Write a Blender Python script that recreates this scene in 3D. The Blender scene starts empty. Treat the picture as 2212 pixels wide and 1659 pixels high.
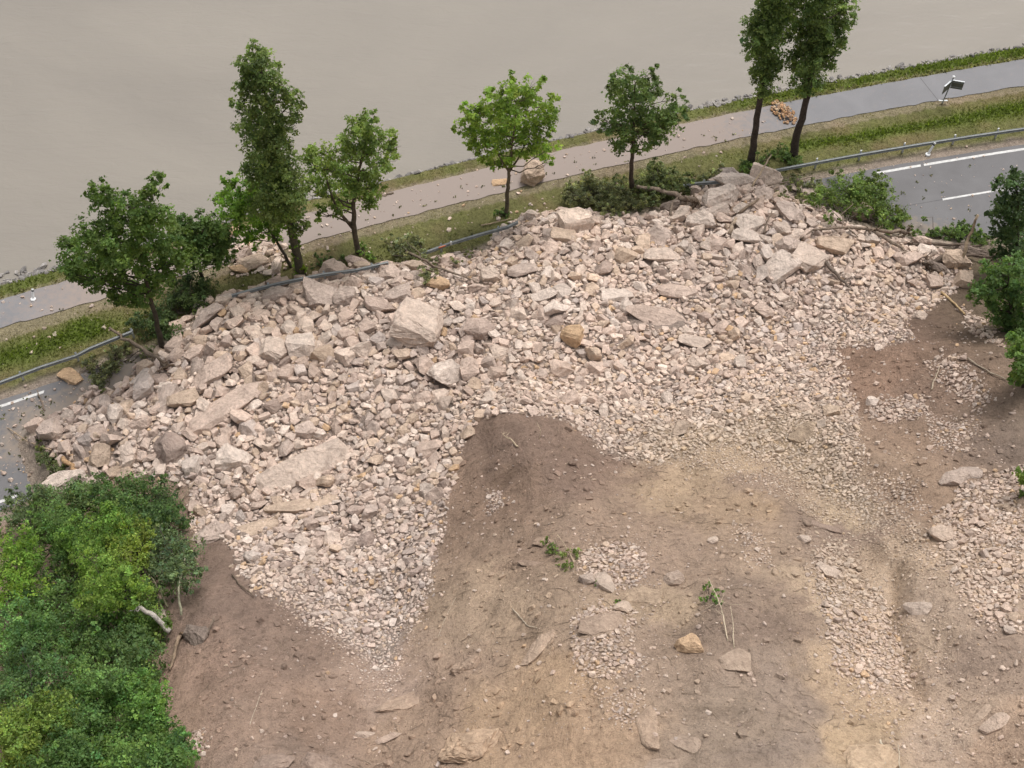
import bpy, bmesh, math, random
import numpy as np
from mathutils import Vector, Matrix, Euler

# ------------------------------------------------------------------ camera, world, sun, exposure
sc = bpy.context.scene
COL = sc.collection
CAM_H, PITCH, HFOV = 63.0, 54.0, 42.0
cam_d = bpy.data.cameras.new("camera")
cam_d.sensor_fit = 'HORIZONTAL'
cam_d.angle = math.radians(HFOV)
cam_d.clip_start, cam_d.clip_end = 0.5, 4000.0
cam = bpy.data.objects.new("camera", cam_d)
COL.objects.link(cam)
cam.location = (0, 0, CAM_H)
cam.rotation_euler = (math.radians(90 - PITCH), 0, 0)
sc.camera = cam

SUN_EL, SUN_AZ = 66.0, 35.0        # azimuth measured from +Y (over the river) towards +X
world = bpy.data.worlds.new("World")
sc.world = world
world.use_nodes = True
wn, wl = world.node_tree.nodes, world.node_tree.links
wn.clear()
sky = wn.new("ShaderNodeTexSky")
sky.sky_type = 'NISHITA'
sky.sun_disc = False
sky.sun_elevation = math.radians(SUN_EL)
sky.sun_rotation = math.radians(SUN_AZ)
sky.air_density, sky.dust_density, sky.ozone_density = 1.0, 5.0, 1.0
hs = wn.new("ShaderNodeHueSaturation")      # thin overcast: a nearly colourless sky
hs.inputs['Saturation'].default_value = 0.25
bg = wn.new("ShaderNodeBackground")
bg.inputs['Strength'].default_value = 0.15
wo = wn.new("ShaderNodeOutputWorld")
wl.new(sky.outputs[0], hs.inputs['Color'])
wl.new(hs.outputs[0], bg.inputs['Color'])
wl.new(bg.outputs[0], wo.inputs['Surface'])

sun_d = bpy.data.lights.new("sun", 'SUN')
sun_d.energy = 1.25
sun_d.angle = math.radians(15)
sun_d.color = (1.0, 0.96, 0.925)
sun = bpy.data.objects.new("sun", sun_d)
COL.objects.link(sun)
_e, _a = math.radians(SUN_EL), math.radians(SUN_AZ)
_to = Vector((math.cos(_e) * math.sin(_a), math.cos(_e) * math.cos(_a), math.sin(_e)))
sun.rotation_euler = _to.to_track_quat('Z', 'Y').to_euler()
sun.location = (0, 60, 90)

sc.view_settings.view_transform = 'Standard'
sc.view_settings.look = 'None'
sc.view_settings.gamma = 1.0
sc.view_settings.use_curve_mapping = False
sc.view_settings.exposure = 0.32
sc.cycles.max_bounces = 6
sc.cycles.diffuse_bounces = 3
sc.cycles.glossy_bounces = 2
sc.cycles.transmission_bounces = 4
sc.cycles.transparent_max_bounces = 4

# ------------------------------------------------------------------ helpers
rng = np.random.default_rng(7)
random.seed(7)
FV = 1106 / math.tan(math.radians(HFOV / 2))     # focal length for the 2212-wide survey picture
_c, _s = math.cos(math.radians(PITCH)), math.sin(math.radians(PITCH))

def lin(r, g, b, k=1.0):
    o = []
    for v in (r, g, b):
        v /= 255.0
        o.append((v / 12.92 if v <= 0.04045 else ((v + 0.055) / 1.055) ** 2.4) * k)
    return tuple(o)

def ray(vx, vy):
    x, y = (vx - 1106) / FV, (vy - 829.5) / FV
    return np.array([x, _c - y * _s, -_s - y * _c])

def at(vx, vy, z=0.0):
    d = ray(vx, vy)
    t = (z - CAM_H) / d[2]
    return d * t + np.array([0, 0, CAM_H])

def depth(p):
    return p[1] * _c - (p[2] - CAM_H) * _s

def mpp(p):                                       # metres per survey pixel at p
    return depth(p) / FV

def project(P):
    P = np.atleast_2d(P)
    z = P[:, 2] - CAM_H
    d = P[:, 1] * _c - z * _s
    u = P[:, 1] * _s + z * _c
    return np.stack([1106 + FV * P[:, 0] / d, 829.5 - FV * u / d], 1)

_tab = np.random.default_rng(3).random((256, 256))
def vnoise(x, y, seed=0):
    x = np.asarray(x, float) + seed * 17.31; y = np.asarray(y, float) + seed * 9.77
    xi, yi = np.floor(x).astype(int), np.floor(y).astype(int)
    fx, fy = x - xi, y - yi
    fx, fy = fx * fx * (3 - 2 * fx), fy * fy * (3 - 2 * fy)
    g = lambda a, b: _tab[a & 255, b & 255]
    return ((g(xi, yi) * (1 - fx) + g(xi + 1, yi) * fx) * (1 - fy) + (g(xi, yi + 1) * (1 - fx) + g(xi + 1, yi + 1) * fx) * fy)

def fbm(x, y, f=1.0, o=4, seed=0):
    x, y = np.asarray(x, float), np.asarray(y, float)
    t, a, n = 0.0, 1.0, 0.0
    for i in range(o):
        t = t + a * (vnoise(x * f, y * f, seed + i * 3) - 0.5); n += a * 0.5
        a *= 0.5; f *= 2.03
    return t / n                                   # about -1..1

def sstep(a, b, x):
    t = np.clip((x - a) / (b - a), 0, 1)
    return t * t * (3 - 2 * t)

def inside(poly, X, Y):
    poly = np.asarray(poly, float)
    r = np.zeros(np.shape(X), bool)
    n = len(poly)
    for i in range(n):
        x0, y0 = poly[i]; x1, y1 = poly[(i + 1) % n]
        if y0 == y1: continue
        c = ((y0 > Y) != (y1 > Y)) & (X < (x1 - x0) * (Y - y0) / (y1 - y0) + x0)
        r ^= c
    return r

def seg_dist(line, X, Y, closed=False):
    line = np.asarray(line, float)
    best = np.full(np.shape(X), 1e9)
    n = len(line)
    for i in range(n if closed else n - 1):
        a, b = line[i], line[(i + 1) % n]
        d = b - a; L = d @ d + 1e-9
        t = np.clip(((X - a[0]) * d[0] + (Y - a[1]) * d[1]) / L, 0, 1)
        best = np.minimum(best, np.hypot(X - a[0] - t * d[0], Y - a[1] - t * d[1]))
    return best

def mesh_np(name, V, F, tint=None, dom='FACE', smooth=False):
    V = np.asarray(V, np.float32); F = np.asarray(F, np.int32)
    k = F.shape[1]
    me = bpy.data.meshes.new(name)
    me.vertices.add(len(V)); me.vertices.foreach_set("co", V.ravel())
    me.loops.add(F.size); me.loops.foreach_set("vertex_index", F.ravel())
    me.polygons.add(len(F))
    me.polygons.foreach_set("loop_start", np.arange(0, F.size, k, dtype=np.int32))
    me.polygons.foreach_set("loop_total", np.full(len(F), k, np.int32))
    me.polygons.foreach_set("use_smooth", np.full(len(F), smooth))
    if tint is not None:
        a = me.attributes.new("tint", 'FLOAT_COLOR', dom)
        c = np.ones((len(tint), 4), np.float32); c[:, :3] = tint
        a.data.foreach_set("color", c.ravel())
    me.update(calc_edges=True)
    return me

def obj(name, me, mat=None, parent=None):
    o = bpy.data.objects.new(name, me)
    COL.objects.link(o)
    if mat is not None and me is not None and not me.materials:
        me.materials.append(mat)
    if parent is not None: o.parent = parent
    return o

def tag(o, label=None, cat=None, group=None, kind=None):
    if label: o["label"] = label
    if cat: o["category"] = cat
    if group: o["group"] = group
    if kind: o["kind"] = kind
    return o

def empty(name, loc):
    o = bpy.data.objects.new(name, None)
    COL.objects.link(o); o.location = loc; o.empty_display_size = 0.3
    return o

class MB:                                          # collects geometry for one mesh
    def __init__(s): s.v, s.f = [], []
    def add(s, v, f):
        n = len(s.v); s.v += [tuple(p) for p in v]; s.f += [tuple(i + n for i in q) for q in f]
    def box(s, c, size, M=None):
        P = []
        for k in range(8):
            p = Vector(((k & 1) - .5, ((k >> 1) & 1) - .5, ((k >> 2) & 1) - .5)) * 1.0
            p = Vector((p.x * size[0], p.y * size[1], p.z * size[2]))
            if M is not None: p = M @ p
            P.append(p + Vector(c))
        s.add(P, [(0, 2, 3, 1), (4, 5, 7, 6), (0, 1, 5, 4), (2, 6, 7, 3), (0, 4, 6, 2), (1, 3, 7, 5)])
    def tube(s, pts, rad, n=7, rough=0.0):
        pts = [Vector(p) for p in pts]
        if not hasattr(rad, '__len__'): rad = [rad] * len(pts)
        rings = []
        for i, p in enumerate(pts):
            t = (pts[min(i + 1, len(pts) - 1)] - pts[max(i - 1, 0)]).normalized()
            u = t.orthogonal().normalized() if i == 0 else (u - t * u.dot(t)).normalized()
            w = t.cross(u)
            rings.append([p + (u * math.cos(a) + w * math.sin(a)) * rad[i] * (1 + rough * random.uniform(-1, 1)) for a in [2 * math.pi * k / n for k in range(n)]])
        V = [q for r in rings for q in r]; F = []
        for i in range(len(pts) - 1):
            for k in range(n):
                a, b = i * n + k, i * n + (k + 1) % n
                F.append((a, b, b + n, a + n))
        F.append(tuple(range(n - 1, -1, -1))); F.append(tuple(range(len(V) - n, len(V))))
        s.add(V, F)
    def mesh(s, name, smooth=False):
        me = bpy.data.meshes.new(name); me.from_pydata(s.v, [], s.f)
        if smooth:
            me.polygons.foreach_set("use_smooth", np.full(len(me.polygons), True))
        me.update()
        return me

def poly2(P, deg=2):
    P = np.array(P); x, y = P[:, 0], P[:, 1]
    c = np.polyfit(x, y, deg); dc = np.polyder(c)
    lo, hi = x.min(), x.max()
    def f(X):
        X = np.asarray(X, float); Xc = np.clip(X, lo, hi)
        return np.polyval(c, Xc) + np.polyval(dc, Xc) * (X - Xc)
    return f

# ------------------------------------------------------------------ materials
def nodes(m):
    m.use_nodes = True
    n, l = m.node_tree.nodes, m.node_tree.links
    n.clear()
    out = n.new("ShaderNodeOutputMaterial"); bs = n.new("ShaderNodeBsdfPrincipled")
    l.new(bs.outputs[0], out.inputs[0])
    return n, l, out, bs

def noise(n, l, scale, detail=6, rough=0.6, vec=None, dist=0.0):
    t = n.new("ShaderNodeTexNoise")
    t.inputs['Scale'].default_value = scale; t.inputs['Detail'].default_value = detail
    t.inputs['Roughness'].default_value = rough; t.inputs['Distortion'].default_value = dist
    if vec is not None: l.new(vec, t.inputs['Vector'])
    return t

def ramp(n, l, fac, stops):
    r = n.new("ShaderNodeValToRGB")
    e = r.color_ramp.elements
    while len(e) < len(stops): e.new(0.5)
    for k, (p, c) in enumerate(stops):
        e[k].position = p; e[k].color = (*c, 1) if len(c) == 3 else c
    l.new(fac, r.inputs['Fac'])
    return r

def mix(n, l, mode, fac, a, b):
    m = n.new("ShaderNodeMix"); m.data_type = 'RGBA'; m.blend_type = mode
    for sock, v in ((m.inputs['Factor'], fac), (m.inputs[6], a), (m.inputs[7], b)):
        if hasattr(v, 'links'): l.new(v, sock)
        elif isinstance(v, (int, float)): sock.default_value = v
        else: sock.default_value = (*v, 1)
    return m.outputs[2]

def bump(n, l, bs, h, dist=0.05, strength=0.6, prev=None):
    b = n.new("ShaderNodeBump"); b.inputs['Distance'].default_value = dist; b.inputs['Strength'].default_value = strength
    l.new(h, b.inputs['Height'])
    if prev is not None: l.new(prev, b.inputs['Normal'])
    l.new(b.outputs[0], bs.inputs['Normal'])
    return b.outputs[0]

def geo_pos(n):
    return n.new("ShaderNodeNewGeometry").outputs['Position']

def tint_material(name, rough=0.9, sc1=1.4, sc2=9.0, lo=0.72, hi=1.22, bumpd=0.06, bstr=0.7, use_object=False, streak=False):
    m = bpy.data.materials.new(name)
    n, l, out, bs = nodes(m)
    if use_object:
        col = n.new("ShaderNodeObjectInfo").outputs['Color']
    else:
        a = n.new("ShaderNodeAttribute"); a.attribute_name = "tint"; col = a.outputs['Color']
    pos = geo_pos(n)
    n1 = noise(n, l, sc1, 8, 0.65, pos, 0.4); n2 = noise(n, l, sc2, 5, 0.7, pos)
    r1 = ramp(n, l, n1.outputs['Fac'], [(0.28, (lo,) * 3), (0.72, (hi,) * 3)])
    r2 = ramp(n, l, n2.outputs['Fac'], [(0.3, (lo + .08, lo + .06, lo + .05)), (0.7, (hi, hi, hi - .01))])
    c = mix(n, l, 'MULTIPLY', 1.0, col, r1.outputs[0])
    c = mix(n, l, 'MULTIPLY', 1.0, c, r2.outputs[0])
    l.new(c, bs.inputs['Base Color'])
    bs.inputs['Roughness'].default_value = rough
    bs.inputs['Specular IOR Level'].default_value = 0.2
    p = bump(n, l, bs, n1.outputs['Fac'], bumpd * 3, bstr)
    bump(n, l, bs, n2.outputs['Fac'], bumpd, bstr, p)
    return m

M = {}
M['rubble'] = tint_material("rubble_stone", 0.92, 1.6, 6.5, 0.72, 1.2, 0.06, 0.9)
M['rock'] = tint_material("limestone", 0.92, 1.1, 5.5, 0.70, 1.2, 0.09, 1.0, use_object=True)
M['bark'] = tint_material("bark", 0.95, 3.0, 14.0, 0.6, 1.3, 0.03, 1.0, use_object=True)

def soil_material():
    m = bpy.data.materials.new("soil")
    n, l, out, bs = nodes(m)
    a = n.new("ShaderNodeAttribute"); a.attribute_name = "tint"
    pos = geo_pos(n)
    mp = n.new("ShaderNodeMapping"); mp.inputs['Scale'].default_value = (1.25, 0.8, 0.8)
    mp.inputs['Rotation'].default_value = (0, 0, math.radians(-18))
    l.new(pos, mp.inputs['Vector'])
    n1 = noise(n, l, 0.45, 8, 0.62, mp.outputs[0], 0.9)
    n2 = noise(n, l, 3.2, 6, 0.68, pos, 0.3)
    n3 = noise(n, l, 17.0, 4, 0.7, pos)
    r1 = ramp(n, l, n1.outputs['Fac'], [(0.28, (0.76, 0.75, 0.74)), (0.46, (.97, .97, .97)), (0.72, (1.14, 1.13, 1.11))])
    r2 = ramp(n, l, n2.outputs['Fac'], [(0.30, (0.70, 0.68, 0.67)), (0.48, (1, 1, 1)), (0.7, (1.16, 1.15, 1.14))])
    r3 = ramp(n, l, n3.outputs['Fac'], [(0.3, (0.80, 0.78, 0.77)), (0.52, (1, 1, 1)), (0.74, (1.22, 1.2, 1.16))])
    c = mix(n, l, 'MULTIPLY', 1, a.outputs['Color'], r1.outputs[0])
    c = mix(n, l, 'MULTIPLY', 1, c, r2.outputs[0])
    c = mix(n, l, 'MULTIPLY', 1, c, r3.outputs[0])
    n4 = noise(n, l, 9.0, 3, 0.6, pos, 1.5)
    r4 = ramp(n, l, n4.outputs['Fac'], [(0.31, (0.55, 0.52, 0.50)), (0.40, (1, 1, 1))])
    c = mix(n, l, 'MULTIPLY', 0.8, c, r4.outputs[0])
    v = n.new("ShaderNodeTexVoronoi"); v.inputs['Scale'].default_value = 5.5; v.inputs['Randomness'].default_value = 1
    l.new(pos, v.inputs['Vector'])
    rv = ramp(n, l, v.outputs['Distance'], [(0.05, (1, 1, 1)), (0.13, (0, 0, 0))])
    rs = ramp(n, l, n2.outputs['Fac'], [(0.5, (0, 0, 0)), (0.62, (1, 1, 1))])
    mk = mix(n, l, 'MULTIPLY', 1, rv.outputs[0], rs.outputs[0])
    c = mix(n, l, 'MIX', mk, c, (0.42, 0.35, 0.28))
    l.new(c, bs.inputs['Base Color'])
    bs.inputs['Roughness'].default_value = 0.95
    bs.inputs['Specular IOR Level'].default_value = 0.15
    p = bump(n, l, bs, n1.outputs['Fac'], 0.6, 0.8)
    p = bump(n, l, bs, n2.outputs['Fac'], 0.22, 0.9, p)
    p = bump(n, l, bs, n3.outputs['Fac'], 0.04, 0.7, p)
    bump(n, l, bs, rv.outputs[0], 0.03, 0.5, p)
    return m
M['soil'] = soil_material()

def asphalt(name, c0, c1, dust, dust_lo, dust_hi):
    m = bpy.data.materials.new(name)
    n, l, out, bs = nodes(m)
    pos = geo_pos(n)
    n1 = noise(n, l, 0.35, 7, 0.6, pos, 0.6); n2 = noise(n, l, 30, 3, 0.7, pos); n3 = noise(n, l, 2.5, 6, 0.7, pos)
    r = ramp(n, l, n1.outputs['Fac'], [(0.3, c0), (0.7, c1)])
    g = ramp(n, l, n2.outputs['Fac'], [(0.3, (0.82,) * 3), (0.7, (1.18,) * 3)])
    c = mix(n, l, 'MULTIPLY', 1, r.outputs[0], g.outputs[0])
    a = n.new("ShaderNodeAttribute"); a.attribute_name = "dust"
    f1 = n.new("ShaderNodeMath"); f1.operation = 'MULTIPLY_ADD'
    l.new(n3.outputs['Fac'], f1.inputs[0]); f1.inputs[1].default_value = 0.9
    l.new(a.outputs['Fac'], f1.inputs[2])
    fr = ramp(n, l, f1.outputs[0], [(dust_lo, (0, 0, 0)), (dust_hi, (1, 1, 1))])
    c = mix(n, l, 'MIX', fr.outputs[0], c, dust)
    l.new(c, bs.inputs['Base Color'])
    bs.inputs['Roughness'].default_value = 0.85
    bs.inputs['Specular IOR Level'].default_value = 0.25
    bump(n, l, bs, n2.outputs['Fac'], 0.01, 0.4)
    return m
M['road'] = asphalt("road_asphalt", (0.135, 0.13, 0.13), (0.17, 0.165, 0.165), (0.24, 0.20, 0.165), 0.75, 1.45)
M['path'] = asphalt("path_asphalt", (0.185, 0.182, 0.186), (0.22, 0.216, 0.22), (0.285, 0.235, 0.205), 0.6, 1.2)

def plain(name, col, rough=0.6, metal=0.0, nscale=6.0, var=0.25, spec=0.4, bd=0.0):
    m = bpy.data.materials.new(name)
    n, l, out, bs = nodes(m)
    t = noise(n, l, nscale, 6, 0.65, geo_pos(n))
    r = ramp(n, l, t.outputs['Fac'], [(0.3, tuple(v * (1 - var) for v in col)), (0.7, tuple(min(1, v * (1 + var * .6)) for v in col))])
    l.new(r.outputs[0], bs.inputs['Base Color'])
    bs.inputs['Roughness'].default_value = rough; bs.inputs['Metallic'].default_value = metal
    bs.inputs['Specular IOR Level'].default_value = spec
    if bd: bump(n, l, bs, t.outputs['Fac'], bd, 0.5)
    return m
M['paint'] = plain("road_paint", (0.60, 0.59, 0.565), 0.75, 0, 4, 0.3)
M['tar'] = plain("tar_seam", (0.07, 0.068, 0.066), 0.6, 0, 9, 0.3)
M['zinc'] = plain("galvanised_steel", (0.27, 0.285, 0.28), 0.65, 0.1, 3, 0.25)
M['zinc_pale'] = plain("pale_steel", (0.55, 0.57, 0.58), 0.5, 0.2, 5, 0.2)
M['white'] = plain("white_plastic", (0.80, 0.80, 0.79), 0.5, 0, 5, 0.12)
M['black'] = plain("black_plastic", (0.03, 0.03, 0.03), 0.5, 0, 5, 0.2)
M['orange'] = plain("orange_plastic", (0.62, 0.16, 0.05), 0.5, 0, 5, 0.2)
M['panel_back'] = plain("sign_back", (0.15, 0.15, 0.135), 0.55, 0.2, 4, 0.2)

def leaf_material(name):
    m = bpy.data.materials.new(name)
    n, l, out, bs = nodes(m)
    a = n.new("ShaderNodeAttribute"); a.attribute_name = "tint"
    l.new(a.outputs['Color'], bs.inputs['Base Color'])
    bs.inputs['Roughness'].default_value = 0.6
    bs.inputs['Specular IOR Level'].default_value = 0.25
    tr = n.new("ShaderNodeBsdfTranslucent")
    c = mix(n, l, 'MULTIPLY', 1, a.outputs['Color'], (1.5, 1.6, 0.7))
    l.new(c, tr.inputs['Color'])
    mx = n.new("ShaderNodeMixShader"); mx.inputs[0].default_value = 0.45
    l.new(bs.outputs[0], mx.inputs[1]); l.new(tr.outputs[0], mx.inputs[2])
    l.new(mx.outputs[0], out.inputs[0])
    return m
M['leaf'] = leaf_material("leaf")

def water_material():
    m = bpy.data.materials.new("muddy_water")
    n, l, out, bs = nodes(m)
    pos = geo_pos(n)
    mp = n.new("ShaderNodeMapping"); mp.inputs['Scale'].default_value = (0.5, 1.3, 1)
    mp.inputs['Rotation'].default_value = (0, 0, math.radians(-25))
    l.new(pos, mp.inputs['Vector'])
    n1 = noise(n, l, 0.05, 5, 0.6, mp.outputs[0], 1.2)
    n2 = noise(n, l, 0.9, 5, 0.6, mp.outputs[0], 0.5)
    n3 = noise(n, l, 5.0, 4, 0.6, pos)
    r = ramp(n, l, n1.outputs['Fac'], [(0.3, (0.226, 0.204, 0.174)), (0.7, (0.266, 0.240, 0.202))])
    l.new(r.outputs[0], bs.inputs['Base Color'])
    bs.inputs['Roughness'].default_value = 0.22
    bs.inputs['IOR'].default_value = 1.33
    p = bump(n, l, bs, n2.outputs['Fac'], 0.16, 0.45)
    bump(n, l, bs, n3.outputs['Fac'], 0.02, 0.35, p)
    return m
M['water'] = water_material()

# ------------------------------------------------------------------ terrain
WATER_Z = -1.5
def q(L, z=0.0): return [at(a, b, z)[:2] for a, b in L]
y_path_far = poly2(q([(0, 649), (138, 607), (1000, 372), (1230, 325), (1493, 265), (1818, 195), (2212, 128)]), 3)
y_path_near = poly2(q([(0, 713), (135, 664), (1000, 432), (1250, 385), (1493, 320), (1818, 250), (2212, 187)]), 3)
y_rail = poly2(q([(0, 824), (288, 714), (560, 640), (840, 566), (1115, 488), (1656, 371), (1867, 331), (2212, 275)], .7), 2)
y_edge = poly2(q([(0, 877), (78, 853), (1888, 375), (2212, 322)]) + [(-8, float(y_rail(-8)) - 1.5), (5, float(y_rail(5)) - 1.45)], 2)
y_water = poly2(q([(0, 605), (60, 580), (850, 385), (1000, 352), (1300, 285), (1560, 215), (1850, 165), (2212, 100)], WATER_Z), 3)

def slope_cos(f, X):
    d = (f(X + .1) - f(X - .1)) / .2
    return 1 / np.sqrt(1 + d * d)

def axis(lo, hi, step, far0, far1):
    a = np.arange(lo, hi + 1e-6, step)
    g = np.cumsum(step * 1.28 ** np.arange(1, 40))
    left = lo - g; left = left[left > far0][::-1]
    right = hi + g; right = right[right < far1]
    return np.concatenate([[far0], left, a, right, [far1]])
GX = axis(-36, 40, 0.25, -900, 900)
GY = axis(6, 82, 0.25, -500, 1500)
XX, YY = np.meshgrid(GX, GY)

def base_height(X, Y):
    ca = slope_cos(y_edge, X)
    s = (y_edge(X) - Y) * ca                      # metres inland of the road's river-side edge line
    t = np.maximum(s - 7.6, 0)
    hill = 0.60 * (np.sqrt(t * t + 4.0) - 2.0)
    hill = np.where(t > 90, 0.60 * 88 + 0 * t, hill)
    w = (Y - y_path_far(X)) * ca
    ww = np.maximum((y_water(X) - y_path_far(X)) * ca, 0.8)
    bank = -sstep(0.0, 1.0, (w - 0.9) / (ww - 0.9)) * 1.75 - 2.5 * sstep(0, 8, w - ww)
    return hill + np.where(w > 0.9, bank, 0.0), s, w

Z0, SS, WW = base_height(XX, YY)
TOE = [(40, 960), (70, 905), (150, 885), (190, 850), (255, 835), (300, 790), (370, 715), (430, 655), (500, 632), (620, 606), (760, 578), (850, 572), (1000, 548), (1060, 515), (1130, 465), (1250, 452), (1400, 458), (1470, 435), (1540, 385), (1640, 380), (1720, 420), (1850, 475), (1960, 505), (2050, 520), (2110, 560), (2130, 640)]
toe_w = [tuple(at(a, b)[:2]) for a, b in TOE]
pile_poly = toe_w + [(30, 30), (30, 0), (-24, 0), (-24, 33)]
PIN = inside(pile_poly, XX, YY)
PD = np.where(PIN, seg_dist(pile_poly, XX, YY, True), 0)
PD = np.minimum(PD, np.where(PIN, seg_dist(toe_w, XX, YY), 0))
pile = 2.7 * (1 - np.exp(-PD / 4.2)) + 0.045 * np.minimum(PD, 14)
pile *= 1 - 0.8 * sstep(16, 26, PD)
lump = fbm(XX, YY, 0.22, 4, 5) * 0.75 * sstep(0.5, 4, PD)
k = 0.9
hp = np.maximum(Z0, 0)
smax = np.where(PIN, np.log(np.exp(np.clip(hp / k, -50, 60)) + np.exp(np.clip(pile / k, -50, 60)) - 1 + 1e-9) * k, 0)
Z1 = np.where(PIN, np.maximum(smax, hp) + lump * np.where(PD > 0, 1, 0), Z0)

def grid_interp(G):
    def f(x, y):
        x = np.asarray(x, float); y = np.asarray(y, float)
        i = np.clip(np.searchsorted(GX, x) - 1, 0, len(GX) - 2); j = np.clip(np.searchsorted(GY, y) - 1, 0, len(GY) - 2)
        u = np.clip((x - GX[i]) / (GX[i + 1] - GX[i]), 0, 1); v = np.clip((y - GY[j]) / (GY[j + 1] - GY[j]), 0, 1)
        return (G[j, i] * (1 - u) + G[j, i + 1] * u) * (1 - v) + (G[j + 1, i] * (1 - u) + G[j + 1, i + 1] * u) * v
    return f

def marcher(hf):
    def on(vx, vy, up=0.0):
        d = ray(vx, vy)
        t = np.arange(25, 140, 0.08)
        P = d[None] * t[:, None] + np.array([0, 0, CAM_H])
        h = hf(P[:, 0], P[:, 1]) + up
        below = np.nonzero(P[:, 2] <= h)[0]
        i = below[0] if len(below) else len(t) - 1
        i = max(i, 1)
        a, b = P[i - 1, 2] - h[i - 1], P[i, 2] - h[i]
        u = a / (a - b + 1e-9)
        return P[i - 1] * (1 - u) + P[i] * u
    return on

on1 = marcher(grid_interp(Z1))
def wl2(L): return [tuple(on1(a, b)[:2]) for a, b in L]
def ridge(L, width, h):
    return h * np.exp(-(seg_dist(wl2(L), XX, YY) / width) ** 2)
R = 0.0
R = R + ridge([(1140, 960), (1180, 1100), (1250, 1300), (1350, 1600)], 3.0, 1.5)
R = R + ridge([(1130, 930), (1180, 985)], 2.6, 0.9)
R = R + ridge([(2212, 820), (2080, 800), (1960, 800)], 2.8, 1.0)
R = R + ridge([(560, 1650), (540, 1450), (480, 1300)], 2.6, 1.0)
R = R + ridge([(1650, 1650), (1560, 1350), (1480, 1200)], 2.2, 0.7)
R = R - ridge([(820, 1659), (840, 1450), (800, 1300)], 2.0, 0.9)
R = R - ridge([(2120, 1659), (1960, 1380), (1840, 1120), (1740, 980)], 2.0, 1.0)
RILL = seg_dist(wl2([(1945, 1215), (1952, 1270), (1940, 1330), (1965, 1390), (1985, 1450), (2005, 1485)]), XX, YY)
R = R - .3 * np.exp(-(RILL / .28) ** 2) + .1 * np.exp(-((RILL - .55) / .3) ** 2)
soilmask = sstep(6, 10, SS) * (GX[None, :] > -60) * (GX[None, :] < 60)
Z2 = Z1 + R * soilmask
Z2 = Z2 + soilmask * (fbm(XX, YY, 0.35, 4, 11) * 0.28 + fbm(XX + 0.35 * YY, YY * 0.45, 1.1, 3, 15) * 0.12 + (.5 - np.abs(fbm(XX, YY, .9, 3, 17))) * .16 + fbm(XX, YY, 2.4, 2, 19) * .05)
verge = (SS < -1.0) & (WW < -2.2)
Z2 = Z2 + np.where(verge, fbm(XX, YY, 0.6, 3, 21) * 0.05, 0)
flat = ((SS > -1.1) & (SS < 7.6) & (~PIN)) | ((WW < 0.2) & (YY > y_path_near(XX) - 0.3))
Z2 = np.where(flat & (Z2 < 0.15), -0.045, Z2)
hz = grid_interp(Z2)
on = marcher(hz)

def vn(x, y):
    e = 0.3
    n = np.stack([-(hz(x + e, y) - hz(x - e, y)) / (2 * e), -(hz(x, y + e) - hz(x, y - e)) / (2 * e), np.ones(np.shape(x))], -1)
    return n / np.linalg.norm(n, axis=-1, keepdims=True)

# rubble outline (traced where it lies on the ground)
RUB = [(60, 925), (95, 905), (150, 888), (185, 850), (255, 838), (295, 795), (335, 770), (372, 722), (400, 690), (432, 655), (480, 638), (560, 622), (620, 607), (700, 588), (770, 575), (850, 573), (925, 562), (1000, 545), (1050, 540), (1062, 515), (1125, 470), (1190, 455), (1260, 455), (1330, 468), (1400, 465), (1462, 445), (1500, 408), (1550, 383), (1620, 378), (1660, 390), (1705, 422), (1760, 440), (1800, 468), (1860, 490), (1960, 518), (2040, 540), (2098, 570), (2085, 605), (2050, 645), (2005, 680), (1958, 692), (1978, 738), (1900, 755), (1812, 752), (1832, 800), (1852, 870), (1862, 950), (1872, 1010), (1915, 1090), (1900, 1150), (1855, 1130), (1790, 1085), (1700, 1028), (1620, 985), (1550, 968), (1500, 985), (1420, 1010), (1350, 1000), (1300, 985), (1262, 940), (1222, 912), (1160, 898), (1100, 893), (1040, 908), (1002, 960), (986, 1030), (966, 1090), (970, 1150), (946, 1200), (940, 1270), (915, 1320), (882, 1380), (858, 1440), (825, 1465), (785, 1430), (735, 1395), (650, 1340), (600, 1312), (542, 1282), (508, 1230), (500, 1182), (440, 1162), (405, 1140), (410, 1090), (400, 1060), (330, 1038), (250, 1035), (190, 1055), (140, 1072), (112, 1045), (138, 1000), (80, 955)]
rub_w = [tuple(on(a, b)[:2]) for a, b in RUB]
RIN = inside(rub_w, XX, YY)
RDI = seg_dist(rub_w, XX, YY, True)

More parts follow.
